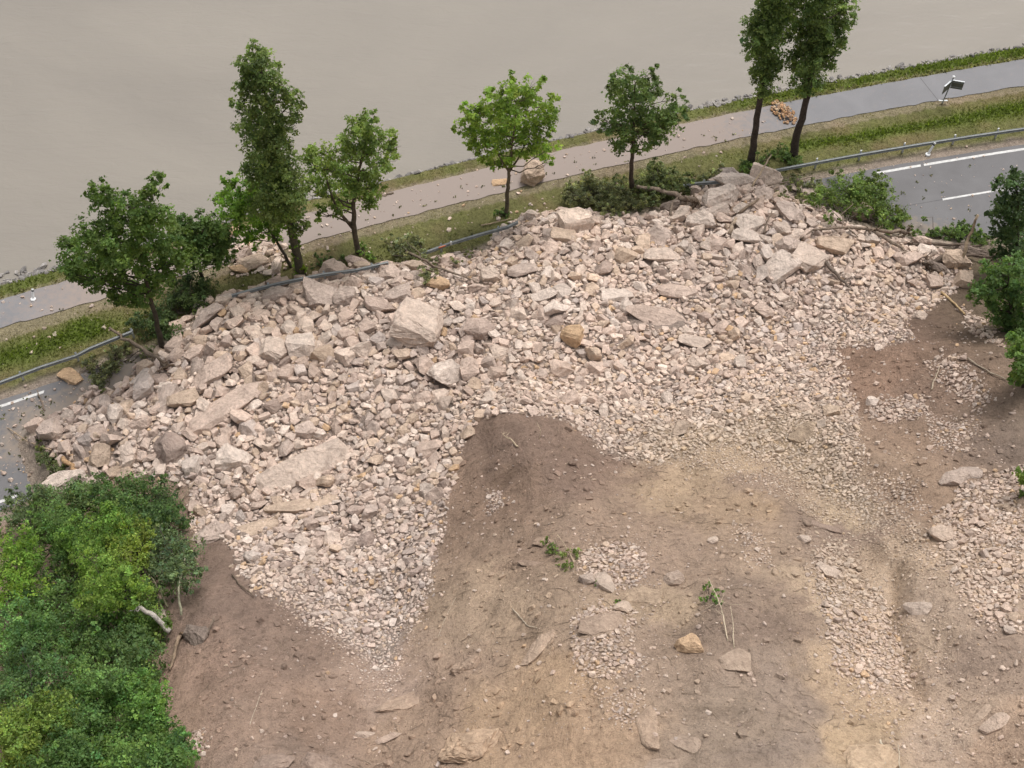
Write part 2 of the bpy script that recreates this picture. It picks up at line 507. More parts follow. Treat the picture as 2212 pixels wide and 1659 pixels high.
TINTS = [(1130, 960, 124, 103, 88), (1250, 1000, 124, 103, 88), (1060, 1080, 128, 106, 88), (1100, 1180, 134, 113, 94), (1050, 1300, 160, 138, 114), (1300, 1150, 148, 126, 106), (1500, 1050, 170, 146, 118), (1650, 1100, 166, 141, 113), (1700, 1110, 138, 118, 100), (1750, 1125, 136, 117, 101), (1650, 1050, 146, 125, 106), (1810, 1165, 140, 120, 104), (1560, 1000, 172, 149, 121), (1450, 1200, 152, 130, 110), (1400, 1400, 152, 131, 111), (1430, 1320, 164, 142, 116), (1650, 1350, 132, 113, 97), (1560, 1330, 130, 112, 96), (1700, 1500, 146, 128, 111), (1720, 1600, 144, 127, 111), (1600, 1560, 148, 130, 111), (1850, 1600, 178, 153, 122), (1830, 1500, 178, 153, 124), (1900, 1300, 180, 157, 132), (1920, 1230, 180, 156, 130), (1960, 1420, 180, 157, 132), (2060, 1340, 172, 150, 128), (2000, 1500, 176, 153, 130), (2080, 1600, 174, 152, 130), (1790, 1300, 178, 155, 128), (1800, 1120, 182, 159, 130), (1950, 1100, 148, 124, 102), (1900, 800, 134, 108, 89), (2050, 800, 124, 102, 86), (2050, 700, 100, 80, 68), (2050, 950, 138, 115, 95), (2150, 950, 116, 100, 88), (900, 1550, 156, 132, 110), (600, 1400, 128, 108, 93), (700, 1550, 140, 117, 99), (450, 1450, 146, 121, 103), (420, 1520, 150, 125, 106), (500, 1300, 118, 99, 86), (830, 1480, 158, 136, 118), (1150, 1550, 170, 143, 114), (1200, 1640, 172, 144, 116), (2150, 1420, 148, 128, 110), (2180, 1600, 172, 146, 122), (650, 1640, 138, 118, 102)]
tc_w = np.array([on(a, b)[:2] for a, b, *_ in TINTS]); tc_c = np.array([lin(*c) for _, _, *c in TINTS])
tc_c = (tc_c * .85 + tc_c.mean(0) * .15) * np.array((1.12, 1.16, 1.25))
XW = XX + fbm(XX, YY, 0.5, 4, 31) * 1.4 + fbm(XX, YY, 1.9, 3, 33) * .8; YW = YY + fbm(XX, YY, 0.5, 4, 37) * 1.6 + fbm(XX, YY, 1.9, 3, 39) * .9
num = np.zeros(XX.shape + (3,)); den = np.zeros(XX.shape)
for (x, y), c in zip(tc_w, tc_c):
    w = 1 / ((XW - x) ** 2 + (YW - y) ** 2 + 0.4) ** 2.2
    num += w[..., None] * c; den += w
tint = num / den[..., None]
farhill = sstep(22, 40, np.abs(XX + 2) * 1.0)
tint = tint * (1 - farhill[..., None]) + np.array((0.10, 0.10, 0.055)) * farhill[..., None]
rl = (.55 * np.exp(-(RILL / .22) ** 2))[..., None]
tint = tint * (1 - rl) + np.array((.20, .135, .08)) * rl
RD = np.where(RIN, sstep(0, 0.4, RDI), 0)[..., None]
yel = np.exp(-(seg_dist(wl2([(1480, 960), (1700, 930), (1840, 1120)]), XX, YY) / 2.6) ** 2)[..., None]
fine_w = np.exp(-(seg_dist(wl2([(850, 1460), (840, 1390), (760, 1330)]), XX, YY) / 2.2) ** 2)[..., None]
RD = np.where(RIN, sstep(-.2, 1.0, RDI), 0)[..., None]
tint = tint * (1 - RD) + (np.array((0.27, 0.215, 0.18)) * (1 - yel) + np.array((0.36, 0.275, 0.19)) * yel) * RD
tint = tint * (1 - .8 * fine_w * RD) + np.array((.33, .27, .225)) * .8 * fine_w * RD
# verge
def srgbv(*c): return np.array(lin(*c)) * 0.92
gn = fbm(XX, YY, 0.35, 4, 41) + 0.5 * fbm(XX, YY, 1.6, 3, 44)
green = sstep(0.15, 0.9, gn)
sw = lambda L, wd: np.exp(-(seg_dist([tuple(at(a, b)[:2]) for a, b in L], XX, YY) / wd) ** 2)
green = np.clip(green * 0.35 + sw([(1720, 318), (1900, 290), (2060, 262)], .5) + sw([(2090, 255), (2260, 225)], .8) + sw([(-40, 790), (110, 745), (180, 715)], 1.0) + 0.6 * sw([(180, 715), (330, 690)], .9) + 0.3 * sw([(1560, 345), (1720, 318)], .5), 0, 1)
bankg = sstep(-0.2, 0.3, WW) * (1 - sstep(1.0, 1.4, WW))
green = np.where(WW > -0.3, np.clip(0.12 + 0.85 * sstep(10, 22, XX) + 0.55 * sstep(-22, -30, XX) + 0.45 * gn, 0, 1), green)
vcol = srgbv(114, 113, 72) * (1 - green[..., None]) + srgbv(106, 120, 58) * green[..., None]
dirt = sstep(0.2, 0.7, fbm(XX, YY, 0.5, 4, 52) + 0.25)[..., None]
vcol = vcol * (1 - 0.45 * dirt * (1 - green[..., None])) + srgbv(132, 110, 88) * 0.45 * dirt * (1 - green[..., None])
stone = sstep(1.1, 1.5, WW)[..., None]
vcol = vcol * (1 - stone) + np.array((0.20, 0.18, 0.16)) * stone
shoulder = (sstep(-1.45, -0.75, SS + 0.25 * fbm(XX, YY, 1.1, 3, 55)))[..., None]
vcol = vcol * (1 - shoulder) + srgbv(158, 144, 130) * shoulder
isv = (1 - sstep(7.4, 8.4, SS))[..., None] * (1 - RD)
tint = tint * (1 - isv) + vcol * isv
pathedge = ((WW > -3.2) & (WW < 0.25))[..., None]
tint = np.where(pathedge & (~RIN)[..., None] & (isv > 0.9), tint * 0.6 + srgbv(170, 152, 138) * 0.4, tint)

nx, ny = len(GX), len(GY)
idx = np.arange(nx * ny).reshape(ny, nx)
F = np.stack([idx[:-1, :-1], idx[:-1, 1:], idx[1:, 1:], idx[1:, :-1]], -1).reshape(-1, 4)
me = mesh_np("ground", np.stack([XX, YY, Z2], -1).reshape(-1, 3), F, tint.reshape(-1, 3), 'POINT', True)
tag(obj("ground", me, M['soil']), kind="structure", label="brown soil hillside, verge and bank stripped by the slide")

wv = [(-900, 30, WATER_Z), (900, 30, WATER_Z), (900, 1500, WATER_Z), (-900, 1500, WATER_Z)]
# the river sheet starts beneath the bank, so it never shows on the land side
xs = np.concatenate([[-900], np.linspace(-60, 60, 41), [900]])
V, Fr = [], []
for i, x in enumerate(xs):
    yb = float(y_water(x)) - 1.0
    V += [(x, yb, WATER_Z), (x, 1500, WATER_Z)]
    if i: Fr.append((2 * i - 2, 2 * i, 2 * i + 1, 2 * i - 1))
me = bpy.data.meshes.new("river"); me.from_pydata(V, [], Fr); me.update()
tag(obj("river", me, M['water']), kind="structure", label="wide muddy beige river with faint ripples")

# ------------------------------------------------------------------ road, path and markings
def strip(name, mat, f0, f1, z, x0=-70, x1=80, n=300, kind="structure", parent=None, jit0=0.0, jit1=0.0, dustfn=None, rows=3):
    xs = np.linspace(x0, x1, n); V, F = [], []
    du = []
    for i, x in enumerate(xs):
        a = f0(x) + jit0 * float(fbm(x, 3.1, 1.3, 3, 61)); b = f1(x) + jit1 * float(fbm(x, 7.7, 1.3, 3, 66))
        for r in range(rows):
            y = a + (b - a) * r / (rows - 1)
            V.append((x, y, z)); du.append(dustfn(x, y) if dustfn else 0.0)
        if i:
            for r in range(rows - 1):
                p = (i - 1) * rows + r
                F.append((p, p + rows, p + rows + 1, p + 1))
    me = bpy.data.meshes.new(name); me.from_pydata(V, [], F); me.update()
    at_ = me.attributes.new("dust", 'FLOAT', 'POINT'); at_.data.foreach_set("value", np.array(du, np.float32))
    o = obj(name, me, mat, parent)
    if kind: tag(o, kind=kind)
    return o

def off(f, d):                                    # curve moved d metres towards the river (negative = inland)
    return lambda x: f(x) + d / slope_cos(f, np.asarray(x, float))
toe_arr = np.array(toe_w)
def road_dust(x, y):
    return float(0.5 * np.exp(-(seg_dist(toe_w, np.array(x), np.array(y)) / 2.0) ** 2)) + 0.06
def path_dust(x, y):
    return float(0.10 + 0.75 * sstep(22, 8, x) * sstep(-34, -20, x))
road = strip("road", M['road'], off(y_edge, -6.95), off(y_edge, 0.42), 0.0, rows=12, dustfn=road_dust, jit1=0.06)
tag(road, label="grey asphalt road buried by the rockslide")
path = strip("cycle_path", M['path'], lambda x: y_path_near(x), lambda x: y_path_far(x), 0.0, rows=7, dustfn=path_dust, jit0=0.14, jit1=0.1, n=500)
tag(path, label="narrow asphalt cycle path along the river bank")

def xat(vx, vy): return float(at(vx, vy)[0])
def mark(x0, x1, d, w=0.16, nm="edge_line", mat='paint'):
    strip(nm, M[mat], off(y_edge, d - w / 2), off(y_edge, d + w / 2), 0.005, x0, x1, max(3, int((x1 - x0) / .6)), None, road, rows=2, jit0=0.015, jit1=0.015)
mark(xat(1992, 357) + .12, 70, 0.0, 0.2)
mark(xat(1885, 377), xat(1992, 357) - 0.10, 0.0, 0.2)
mark(-60, xat(95, 846), 0.0, 0.18)
mark(-60, xat(40, 1064), -6.4, 0.18)
cx0 = xat(2037, 434)
yc = lambda x: off(y_edge, -3.25)(x)
mark(cx0, xat(2148, 416), -3.22, 0.15, "centre_line")
mark(xat(2154, 415), xat(2154, 415) + 1.2, -3.22, 0.15, "centre_line")
mark(cx0 + 8.5, cx0 + 13, -3.22, 0.15, "centre_line")
mark(cx0 - 5, cx0 - .05, -3.22, 0.04, "tar_seam", 'tar')
# the cycle path's paving seam
px = xat(2010, 195)
mb = MB(); ya, yb_ = float(y_path_near(px)), float(y_path_far(px))
mb.add([(px + .30, ya + .1, .004), (px + .34, ya + .1, .004), (px - .50, yb_ - .1, .004), (px - .54, yb_ - .1, .004)], [(0, 1, 2, 3)])
obj("paving_seam", mb.mesh("paving_seam"), M['tar'], path)

# ------------------------------------------------------------------ rocks
def rock_bm(rs, dims=(1, .8, .6), cuts=8):
    bm = bmesh.new()
    bmesh.ops.create_cube(bm, size=2.0)
    for v in bm.verts:
        v.co += Vector((rs.uniform(-.28, .28), rs.uniform(-.28, .28), rs.uniform(-.22, .22)))
    bmesh.ops.convex_hull(bm, input=bm.verts)
    for _ in range(cuts):
        n = Vector((rs.gauss(0, 1), rs.gauss(0, 1), rs.gauss(0, .9))).normalized()
        ext = max(v.co.dot(n) for v in bm.verts)
        d = ext * rs.uniform(.64, .86)
        bmesh.ops.bisect_plane(bm, geom=bm.verts[:] + bm.edges[:] + bm.faces[:], plane_co=n * d, plane_no=n, clear_outer=True)
    bmesh.ops.remove_doubles(bm, verts=bm.verts, dist=0.09)
    pts = [v.co.copy() for v in bm.verts]                # what is left is convex: close it again
    bm.free(); bm = bmesh.new()
    for p in pts: bm.verts.new(p)
    r = bmesh.ops.convex_hull(bm, input=bm.verts)
    bmesh.ops.delete(bm, geom=list({v for v in bm.verts if not v.link_faces}), context='VERTS')
    bmesh.ops.recalc_face_normals(bm, faces=bm.faces)
    bm.verts.index_update()
    lo = [min(v.co[i] for v in bm.verts) for i in range(3)]; hi = [max(v.co[i] for v in bm.verts) for i in range(3)]
    for v in bm.verts:
        for i in range(3):
            v.co[i] = ((v.co[i] - lo[i]) / (hi[i] - lo[i]) - .5) * dims[i]
    return bm

def chunk_bm(rs, dims, npts=20):                     # irregular angular lump: hull of points on a squarish shell
    bm = bmesh.new()
    for _ in range(npts):
        d = Vector((rs.gauss(0, 1), rs.gauss(0, 1), rs.gauss(0, 1))).normalized()
        p = d * (rs.uniform(.78, 1.04) / (abs(d.x) ** 3.2 + abs(d.y) ** 3.2 + abs(d.z) ** 3.2) ** (1 / 3.2))
        bm.verts.new(p)
    bmesh.ops.convex_hull(bm, input=bm.verts)
    bmesh.ops.delete(bm, geom=[v for v in bm.verts if not v.link_faces], context='VERTS')
    bmesh.ops.recalc_face_normals(bm, faces=bm.faces)
    lo = [min(v.co[i] for v in bm.verts) for i in range(3)]; hi = [max(v.co[i] for v in bm.verts) for i in range(3)]
    for v in bm.verts:
        for i in range(3): v.co[i] = ((v.co[i] - lo[i]) / (hi[i] - lo[i]) - .5) * dims[i]
    bm.verts.index_update()
    return bm

def rough_up(bm, rs, sub=2, amp=0.035, bev=0.03):
    bmesh.ops.triangulate(bm, faces=bm.faces)
    bmesh.ops.subdivide_edges(bm, edges=bm.edges, cuts=sub, use_grid_fill=True)
    bmesh.ops.triangulate(bm, faces=bm.faces)
    ox, oy = rs.uniform(0, 90), rs.uniform(0, 90)
    P = np.array([v.co for v in bm.verts])
    a = fbm(P[:, 0] * 1.3 + P[:, 2] + ox, P[:, 1] * 1.3 - P[:, 2] * .8 + oy, 2.2, 4, 3)
    bm.normal_update()
    sizes = P.max(0) - P.min(0)
    for v, d in zip(bm.verts, a):
        v.co += v.normal * float(d) * amp * float(sizes.min()) * 2.2
        v.co += Vector((rs.gauss(0, 1), rs.gauss(0, 1), rs.gauss(0, 1))) * amp * 0.22 * float(sizes.min())

def bm_mesh(name, bm):
    me = bpy.data.meshes.new(name); bm.to_mesh(me); bm.free(); me.update(); return me

rs = random.Random(11)
LIBN = 36
lib = []
for i in range(LIBN):
    dims = (1.0, rs.uniform(.62, .98), rs.uniform(.34, .7))
    bm = rock_bm(rs, dims, rs.randint(9, 13)) if i % 3 == 0 else chunk_bm(rs, dims, rs.randint(13, 18))
    bmesh.ops.triangulate(bm, faces=bm.faces)
    for v in bm.verts: v.co *= 1 + rs.uniform(-.09, .07)
    lib.append((np.array([v.co[:] for v in bm.verts]), np.array([[v.index for v in f.verts] for f in bm.faces])))
    bm.free()
big_lib = []
for i in range(30):
    dm = (1.0, rs.uniform(.6, .95), rs.uniform(.34, .7))
    bm = rock_bm(rs, dm, rs.randint(10, 14)) if i % 3 == 0 else chunk_bm(rs, dm, rs.randint(16, 24))
    rough_up(bm, rs, 2, 0.06)
    me = bm_mesh("rock", bm); me.materials.append(M['rock']); big_lib.append(me)

PAL = np.array([(.52, .405, .335), (.55, .445, .37), (.58, .485, .415), (.46, .37, .315), (.50, .385, .295), (.40, .31, .26), (.47, .395, .35), (.52, .36, .225), (.50, .35, .225), (.17, .145, .13)]) * np.array([[1.08, 1.075, 1.07]] * 9 + [[1.35, 1.25, 1.15]])
PW = np.array([.28, .22, .12, .12, .13, .06, .04, .022, .008, 0]); PW /= PW.sum()
PALN = ["pinkish beige", "pale beige", "whitish", "grey beige", "tan", "brown", "grey", "rusty tan", "orange", "dark grey"]

def place_rot(n_up, yaw, tx, ty):                  # rotation matrices (N,3,3): lie on the slope, tilted, turned
    N = len(yaw)
    z = n_up + np.stack([tx, ty, np.zeros(N)], -1); z /= np.linalg.norm(z, axis=1)[:, None]
    x = np.stack([np.cos(yaw), np.sin(yaw), np.zeros(N)], -1)
    x -= (x * z).sum(1)[:, None] * z; x /= np.linalg.norm(x, axis=1)[:, None]
    y = np.cross(z, x)
    return np.stack([x, y, z], -1)

CELL = 0.05
OX0, OY0, OX1, OY1 = -36.0, 8.0, 40.0, 82.0
occ = np.zeros((int((OY1 - OY0) / CELL), int((OX1 - OX0) / CELL)), bool)
_stamps = {}
def stamp(r):
    k = max(1, int(round(r / CELL)))
    if k not in _stamps:
        g = np.arange(-k, k + 1); _stamps[k] = (k, (g[:, None] ** 2 + g[None] ** 2) <= k * k + .3)
    return _stamps[k]
def try_mark(x, y, r, maxfrac, shrink=0.86):
    k, S = stamp(r * shrink)
    j, i = int((y - OY0) / CELL), int((x - OX0) / CELL)
    if j - k < 0 or i - k < 0 or j + k + 1 > occ.shape[0] or i + k + 1 > occ.shape[1]: return False
    w = occ[j - k:j + k + 1, i - k:i + k + 1]
    if maxfrac < 1 and (w & S).sum() > maxfrac * S.sum(): return False
    w |= S
    return True

# --- boulders that can be told apart: vx, vy, w, h, yaw, flatness, palette, label
B = [
 (900, 706, 90, 96, -8, .55, 1, "huge tan block with one smooth flat face in the middle of the rubble"),
 (1036, 712, 62, 50, -5, .5, 5, "dusty brown block just right of the huge tan block"),
 (655, 1008, 195, 56, 30, .35, 1, "long smooth pale slab tilted across the lower left rubble"),
 (488, 876, 170, 52, 32, .35, 0, "long smooth slab at the left, higher than the pale slab"),
 (655, 1090, 150, 36, 14, .3, 4, "smooth tan slab half buried below the long pale slab"),
 (552, 1138, 112, 40, 18, .3, 4, "rough tan slab at the edge of the green wood"),
 (455, 1145, 80, 60, 5, .4, 3, "grey slab sunk beside the wood at the slide's left edge"),
 (156, 1042, 84, 56, 4, .7, 2, "big pale boulder poking out of the wood beside the road"),
 (112, 928, 60, 46, -12, .6, 3, "squarish grey boulder at the slide's left tip on the road"),
 (1588, 396, 88, 44, 6, .6, 2, "flat-topped pale slab thrown against the guardrail under the leaning pole"),
 (1562, 434, 70, 52, 15, .7, 2, "pale blocky boulder just below the flat-topped slab"),
 (1514, 484, 58, 46, -10, .7, 2, "pale angular boulder beside the uprooted stump"),
 (1545, 462, 56, 40, 20, .6, 2, "pale wedge boulder wedged between two angular boulders"),
 (1612, 514, 60, 38, -6, .5, 2, "whitish boulder below the pile of angular boulders"),
 (1622, 484, 58, 44, 18, .55, 2, "pale flat boulder on the right of the angular boulders"),
 (1740, 556, 84, 68, 30, .5, 1, "large tan boulder with pale crust beside the slanting log"),
 (1683, 577, 72, 54, 35, .35, 2, "whitish flat slab leaning against the large crusted boulder"),
 (1428, 552, 76, 40, 10, .5, 1, "broad pale boulder right of centre near the top of the rubble"),
 (1700, 532, 48, 44, 0, .6, 3, "grey boulder behind the large crusted boulder"),
 (318, 842, 44, 66, 0, .8, 6, "tall grey boulder standing upright below the oak"),
 (360, 862, 34, 62, -20, .6, 3, "narrow slab leaning right of the upright grey boulder"),
 (400, 862, 62, 44, 15, .55, 4, "brown-stained block left of the upper smooth slab"),
 (462, 806, 84, 46, 18, .4, 0, "broad beige slab above the upper smooth slab"),
 (590, 757, 52, 58, -25, .6, 1, "pale cube-like block among the left rubble"),
 (652, 751, 62, 54, 10, .55, 2, "whitish block next to the pale cube-like block"),
 (745, 642, 52, 48, 0, .55, 3, "rounded grey block near the buried guardrail"),
 (690, 640, 70, 52, -12, .5, 3, "wide grey block left of the rounded grey block"),
 (818, 660, 66, 42, -15, .45, 5, "dark layered block above the huge tan block"),
 (862, 636, 52, 42, 10, .5, 3, "grey block right of the layered block"),
 (946, 614, 44, 30, 0, .6, 8, "orange block under the broken green branch"),
 (1176, 638, 60, 28, 12, .35, 2, "bright whitish slab lying flat in the centre top rubble"),
 (965, 812, 74, 58, 5, .6, 2, "pale rounded boulder below the huge tan block"),
 (1015, 800, 40, 44, 20, .6, 0, "pinkish boulder touching the pale rounded boulder"),
 (452, 686, 78, 48, 10, .5, 3, "big grey block at the left toe of the rubble under the dark bush"),
 (600, 640, 62, 44, -15, .5, 3, "squarish grey block at the toe left of the buried guardrail"),
 (773, 568, 50, 26, -8, .5, 5, "brown dome-shaped boulder resting against the guardrail"),
 (1418, 684, 120, 56, -6, .2, 0, "broad pinkish slab right of centre in the rubble"),
 (1462, 628, 84, 36, -12, .3, 0, "pinkish tilted slab above the broad pinkish slab"),
 (1238, 728, 46, 52, 0, .6, 7, "yellow-stained block right of centre"),
 (1500, 735, 70, 36, 5, .3, 1, "pale slab in the right-hand rubble"),
 (1330, 640, 64, 34, 8, .4, 2, "whitish block above the broad pinkish slab on its left"),
 (1130, 585, 60, 34, 5, .45, 3, "grey block near the toe in the centre"),
 (1220, 508, 56, 38, -5, .35, 4, "flat tan block at the toe below the fallen shrubs"),
 (1860, 462, 46, 40, 10, .7, 5, "brown boulder in front of the uprooted bush on the road"),
 (1800, 530, 74, 38, -8, .5, 4, "tan boulder left of the tangled roots"),
 (2060, 566, 66, 46, 5, .7, 4, "brown and white boulder at the foot of the standing broken trunk"),
 (1990, 528, 34, 26, 10, .8, 0, "small pointed boulder beside the tangled roots"),
 (1960, 560, 56, 34, -15, .5, 0, "pinkish boulder below the tangled roots"),
 (2075, 610, 44, 40, 0, .6, 4, "squat tan boulder near the right-hand shrub"),
 (1735, 412, 60, 26, -25, .5, 3, "grey slab near the guardrail between slab and bush"),
 (1700, 452, 40, 60, 30, .4, 3, "narrow grey slab standing in the driftwood"),
 (1150, 378, 46, 54, 5, .9, 4, "tall brown boulder standing alone on the cycle path"),
 (1080, 393, 32, 16, 8, .35, 7, "thin rusty slab lying on the cycle path"),
 (548, 566, 62, 34, 20, .5, 4, "long tan boulder on the cycle path left of the poplar"),
 (507, 498, 26, 22, 0, .6, 8, "orange stone on the cycle path beside the left trees"),
 (520, 580, 40, 24, -10, .5, 7, "rusty stone beside the long tan boulder"),
 (155, 812, 50, 28, -30, .35, 7, "rusty brown slab on the road shoulder at the left"),
 (2062, 1032, 58, 42, 10, .5, 6, "grey-white faceted boulder on the right-hand slope"),
 (2092, 1018, 50, 40, -15, .35, 6, "grey slab leaning behind the faceted boulder"),
 (2035, 1152, 46, 44, 5, .5, 1, "pale boulder at the edge of the right-hand stone field"),
 (1982, 1312, 58, 28, -25, .4, 2, "lone pale slab on the smooth tan chute"),
 (1490, 1392, 58, 50, -20, .6, 8, "orange boulder lying on the bare soil"),
 (1590, 1425, 62, 50, 5, .4, 4, "cracked tan boulder right of the orange boulder"),
 (1884, 866, 26, 34, 0, .6, 2, "bright white boulder alone on the dark right-hand soil"),
 (1455, 1250, 44, 40, 10, .6, 3, "grey pointed boulder stuck in the bare soil"),
 (1305, 1255, 40, 60, 10, .5, 2, "upright whitish boulder by the gravel patch"),
 (1268, 1250, 34, 40, -10, .6, 6, "grey boulder beside the dead saplings"),
 (1344, 1312, 40, 36, 10, .5, 1, "pale rounded boulder below the gravel patch"),
 (1020, 1600, 120, 84, -10, .4, 4, "broad broken tan boulder sunk in the soil at the bottom"),
 (840, 1592, 52, 24, 12, .25, 0, "flat pink slab, left of two, at the bottom"),
 (790, 1586, 44, 20, -10, .25, 1, "flat pale slab lying left of the pink slab at the bottom"),
 (700, 1650, 90, 50, 8, .4, 3, "grey boulder sunk in soil at the bottom edge"),
 (1880, 1635, 110, 76, 0, .3, 4, "rounded tan boulder half sunk at the bottom right"),
 (2150, 1560, 60, 34, 20, .4, 1, "pale slab near the bottom right corner"),
 (1400, 1560, 40, 90, 5, .3, 3, "upright grey ledge of bare rock at the bottom"),
 (1735, 1162, 30, 26, -20, .5, 2, "small white block above the chute stones"),
 (1540, 1166, 22, 22, 0, .6, 2, "small white block alone on the bare soil"),
 (1790, 1230, 60, 40, 10, .3, 6, "grey slab at the head of the chute stones"),
 (340, 1328, 66, 34, -32, .4, 2, "pale lichen-white slab lying in the wood's edge"),
 (425, 1365, 64, 44, -35, .7, 9, "dark grey boulder with white patches beside the wood"),
 (1008, 1432, 60, 50, 20, .4, 4, "tan knob of bedrock breaking the soil, left of the curved stick"),
 (880, 1512, 130, 40, 28, .3, 4, "long ridge of tan bedrock across the lower slope"),
 (1165, 1395, 100, 30, 58, .35, 3, "narrow rib of bedrock running down the lower slope"),
 (1440, 1650, 90, 44, 0, .3, 3, "pale bedrock hump cut by the bottom edge"),
 (1300, 1340, 110, 60, 40, .25, 5, "smooth brown bedrock face between the gravel patches"),
 (1380, 1285, 90, 40, -10, .25, 4, "smooth tan bedrock face below the upper gravel patch"),
 (1480, 1600, 60, 40, -20, .3, 3, "low grey outcrop near the bottom centre"),
 (590, 1645, 80, 40, 25, .35, 3, "grey outcrop in the brown soil at the bottom left"),
 (1180, 1170, 60, 26, -20, .3, 4, "tan ledge above the green tuft"),
 (1150, 1215, 60, 24, -15, .3, 5, "brown ledge left of the green tuft"),
 (2115, 1545, 70, 30, 25, .3, 4, "low tan outcrop at the bottom right"),
 (1735, 930, 60, 44, 10, .3, 5, "smooth brown bedrock patch showing through the gravel"),
 (1800, 1140, 90, 30, -8, .25, 5, "flat dark bedrock ledge above the chute stones"),
 (1450, 448, 40, 34, 0, .9, 9, "dark earthy root plate of the fallen tree"),
 (1895, 512, 50, 26, 10, .8, 9, "dark earth clinging to the root tangle"),
 (2100, 545, 90, 34, 5, .8, 9, "dark earth bank behind the standing broken trunk"),
 (2020, 575, 56, 26, -5, .7, 9, "dark clump of roots and earth left of the broken trunk"),
 (70, 583, 36, 16, 20, .4, 2, "bright white stone on the river bank at the left"),
]
EMBED = set(range(2, 7)) | set(range(57, 95))
for i, (vx, vy, w, h, yaw, fl, pal, label) in enumerate(B):
    r_ = random.Random(100 + i)
    p = on(vx, vy + h * 0.12)
    m_ = mpp(p)
    W = w * m_; Z = max(0.16, min(w, h) * fl * m_)
    Hh = h * m_
    L = max(0.45 * Hh, (Hh - Z * 0.62 * 0.75) / 0.80)
    bed = "bedrock" in label or "outcrop" in label or "ledge" in label or "sunk" in label or pal == 9
    bm = chunk_bm(r_, (W * 1.16, L * 1.2, Z * 1.25), 26) if (i % 2 or bed or i >= 57) else rock_bm(r_, (W * 1.14, L * 1.18, Z * 1.25), 12)
    rough_up(bm, r_, 4, 0.07 if pal == 9 else 0.13 if bed else (0.042 if fl > .3 else 0.04))
    me = bm_mesh("boulder", bm); me.materials.append(M['rock'])
    o = obj("boulder", me)
    n_up = vn(p[0], p[1])
    tilt = 0.18 if fl <= .4 else 0.28
    Rm = place_rot(n_up[None], np.array([math.radians(yaw)]), np.array([r_.uniform(-tilt, tilt)]), np.array([r_.uniform(-tilt, tilt) * .6]))[0]
    sink = .46 if bed else (0.36 if i in EMBED else 0.08)
    o.matrix_world = Matrix.Translation(Vector(p) + Vector(n_up) * Z * (0.5 - sink)) @ Matrix(Rm.tolist()).to_4x4()
    c = PAL[pal] * r_.uniform(.94, 1.06)
    if i >= 57 and i not in (61, 63) and pal != 9 and "river bank" not in label: 
        gi_, gj_ = np.searchsorted(GX, p[0]) - 1, np.searchsorted(GY, p[1]) - 1
        k_ = .82 if bed else .45
        c = c * (1 - k_) + tint[gj_, gi_] * k_ * 1.08
    o.color = (*c, 1)
    tag(o, label, "boulder", "boulders of the slide that stand out")
    try_mark(p[0], p[1], 0.5 * min(W, L), 1.0, 0.95)
    if W > L * 1.5:
        for s_ in (-.3, .3):
            try_mark(p[0] + math.cos(math.radians(yaw)) * W * s_, p[1] + math.sin(math.radians(yaw)) * W * s_, 0.5 * L, 1.0, .9)

# --- rubble field sizes (mean stone width in survey pixels)
SZ = [(90, 940, 30), (200, 950, 34), (330, 950, 32), (500, 800, 40), (420, 760, 38), (700, 700, 34), (480, 700, 38), (600, 680, 36), (800, 620, 30), (900, 850, 27), (850, 1000, 26), (650, 940, 28), (430, 1010, 24), (600, 1040, 26), (650, 1160, 22), (520, 1200, 18), (800, 1180, 20), (800, 1280, 14), (850, 1400, 7), (650, 1300, 11), (900, 1180, 18), (950, 950, 22), (1200, 520, 26), (1200, 600, 26), (1300, 700, 27), (1080, 760, 24), (1500, 500, 33), (1600, 560, 30), (1700, 480, 30), (1450, 800, 20), (1300, 780, 22), (1250, 850, 17), (1150, 850, 18), (1600, 720, 22), (1800, 650, 17), (1900, 560, 22), (1950, 650, 14), (1900, 730, 9), (1700, 820, 13), (1550, 880, 13), (1500, 940, 10), (1700, 950, 8), (1820, 1000, 8), (1850, 1100, 7), (1400, 960, 11), (1320, 930, 13), (1800, 850, 11)]
sz_w = np.array([on(a, b) for a, b, _ in SZ]); sz_v = np.array([(c * .80 if c > 12 else c * .92) * mpp(P) for (a, b, c), P in zip(SZ, sz_w)])
def size_at(x, y):
    n_, d_ = 0.0, 0.0
    for P, v in zip(sz_w, sz_v):
        w = 1 / ((x - P[0]) ** 2 + (y - P[1]) ** 2 + 1.0) ** 1.6
        n_ = n_ + w * np.log(v); d_ = d_ + w
    return np.exp(n_ / d_)

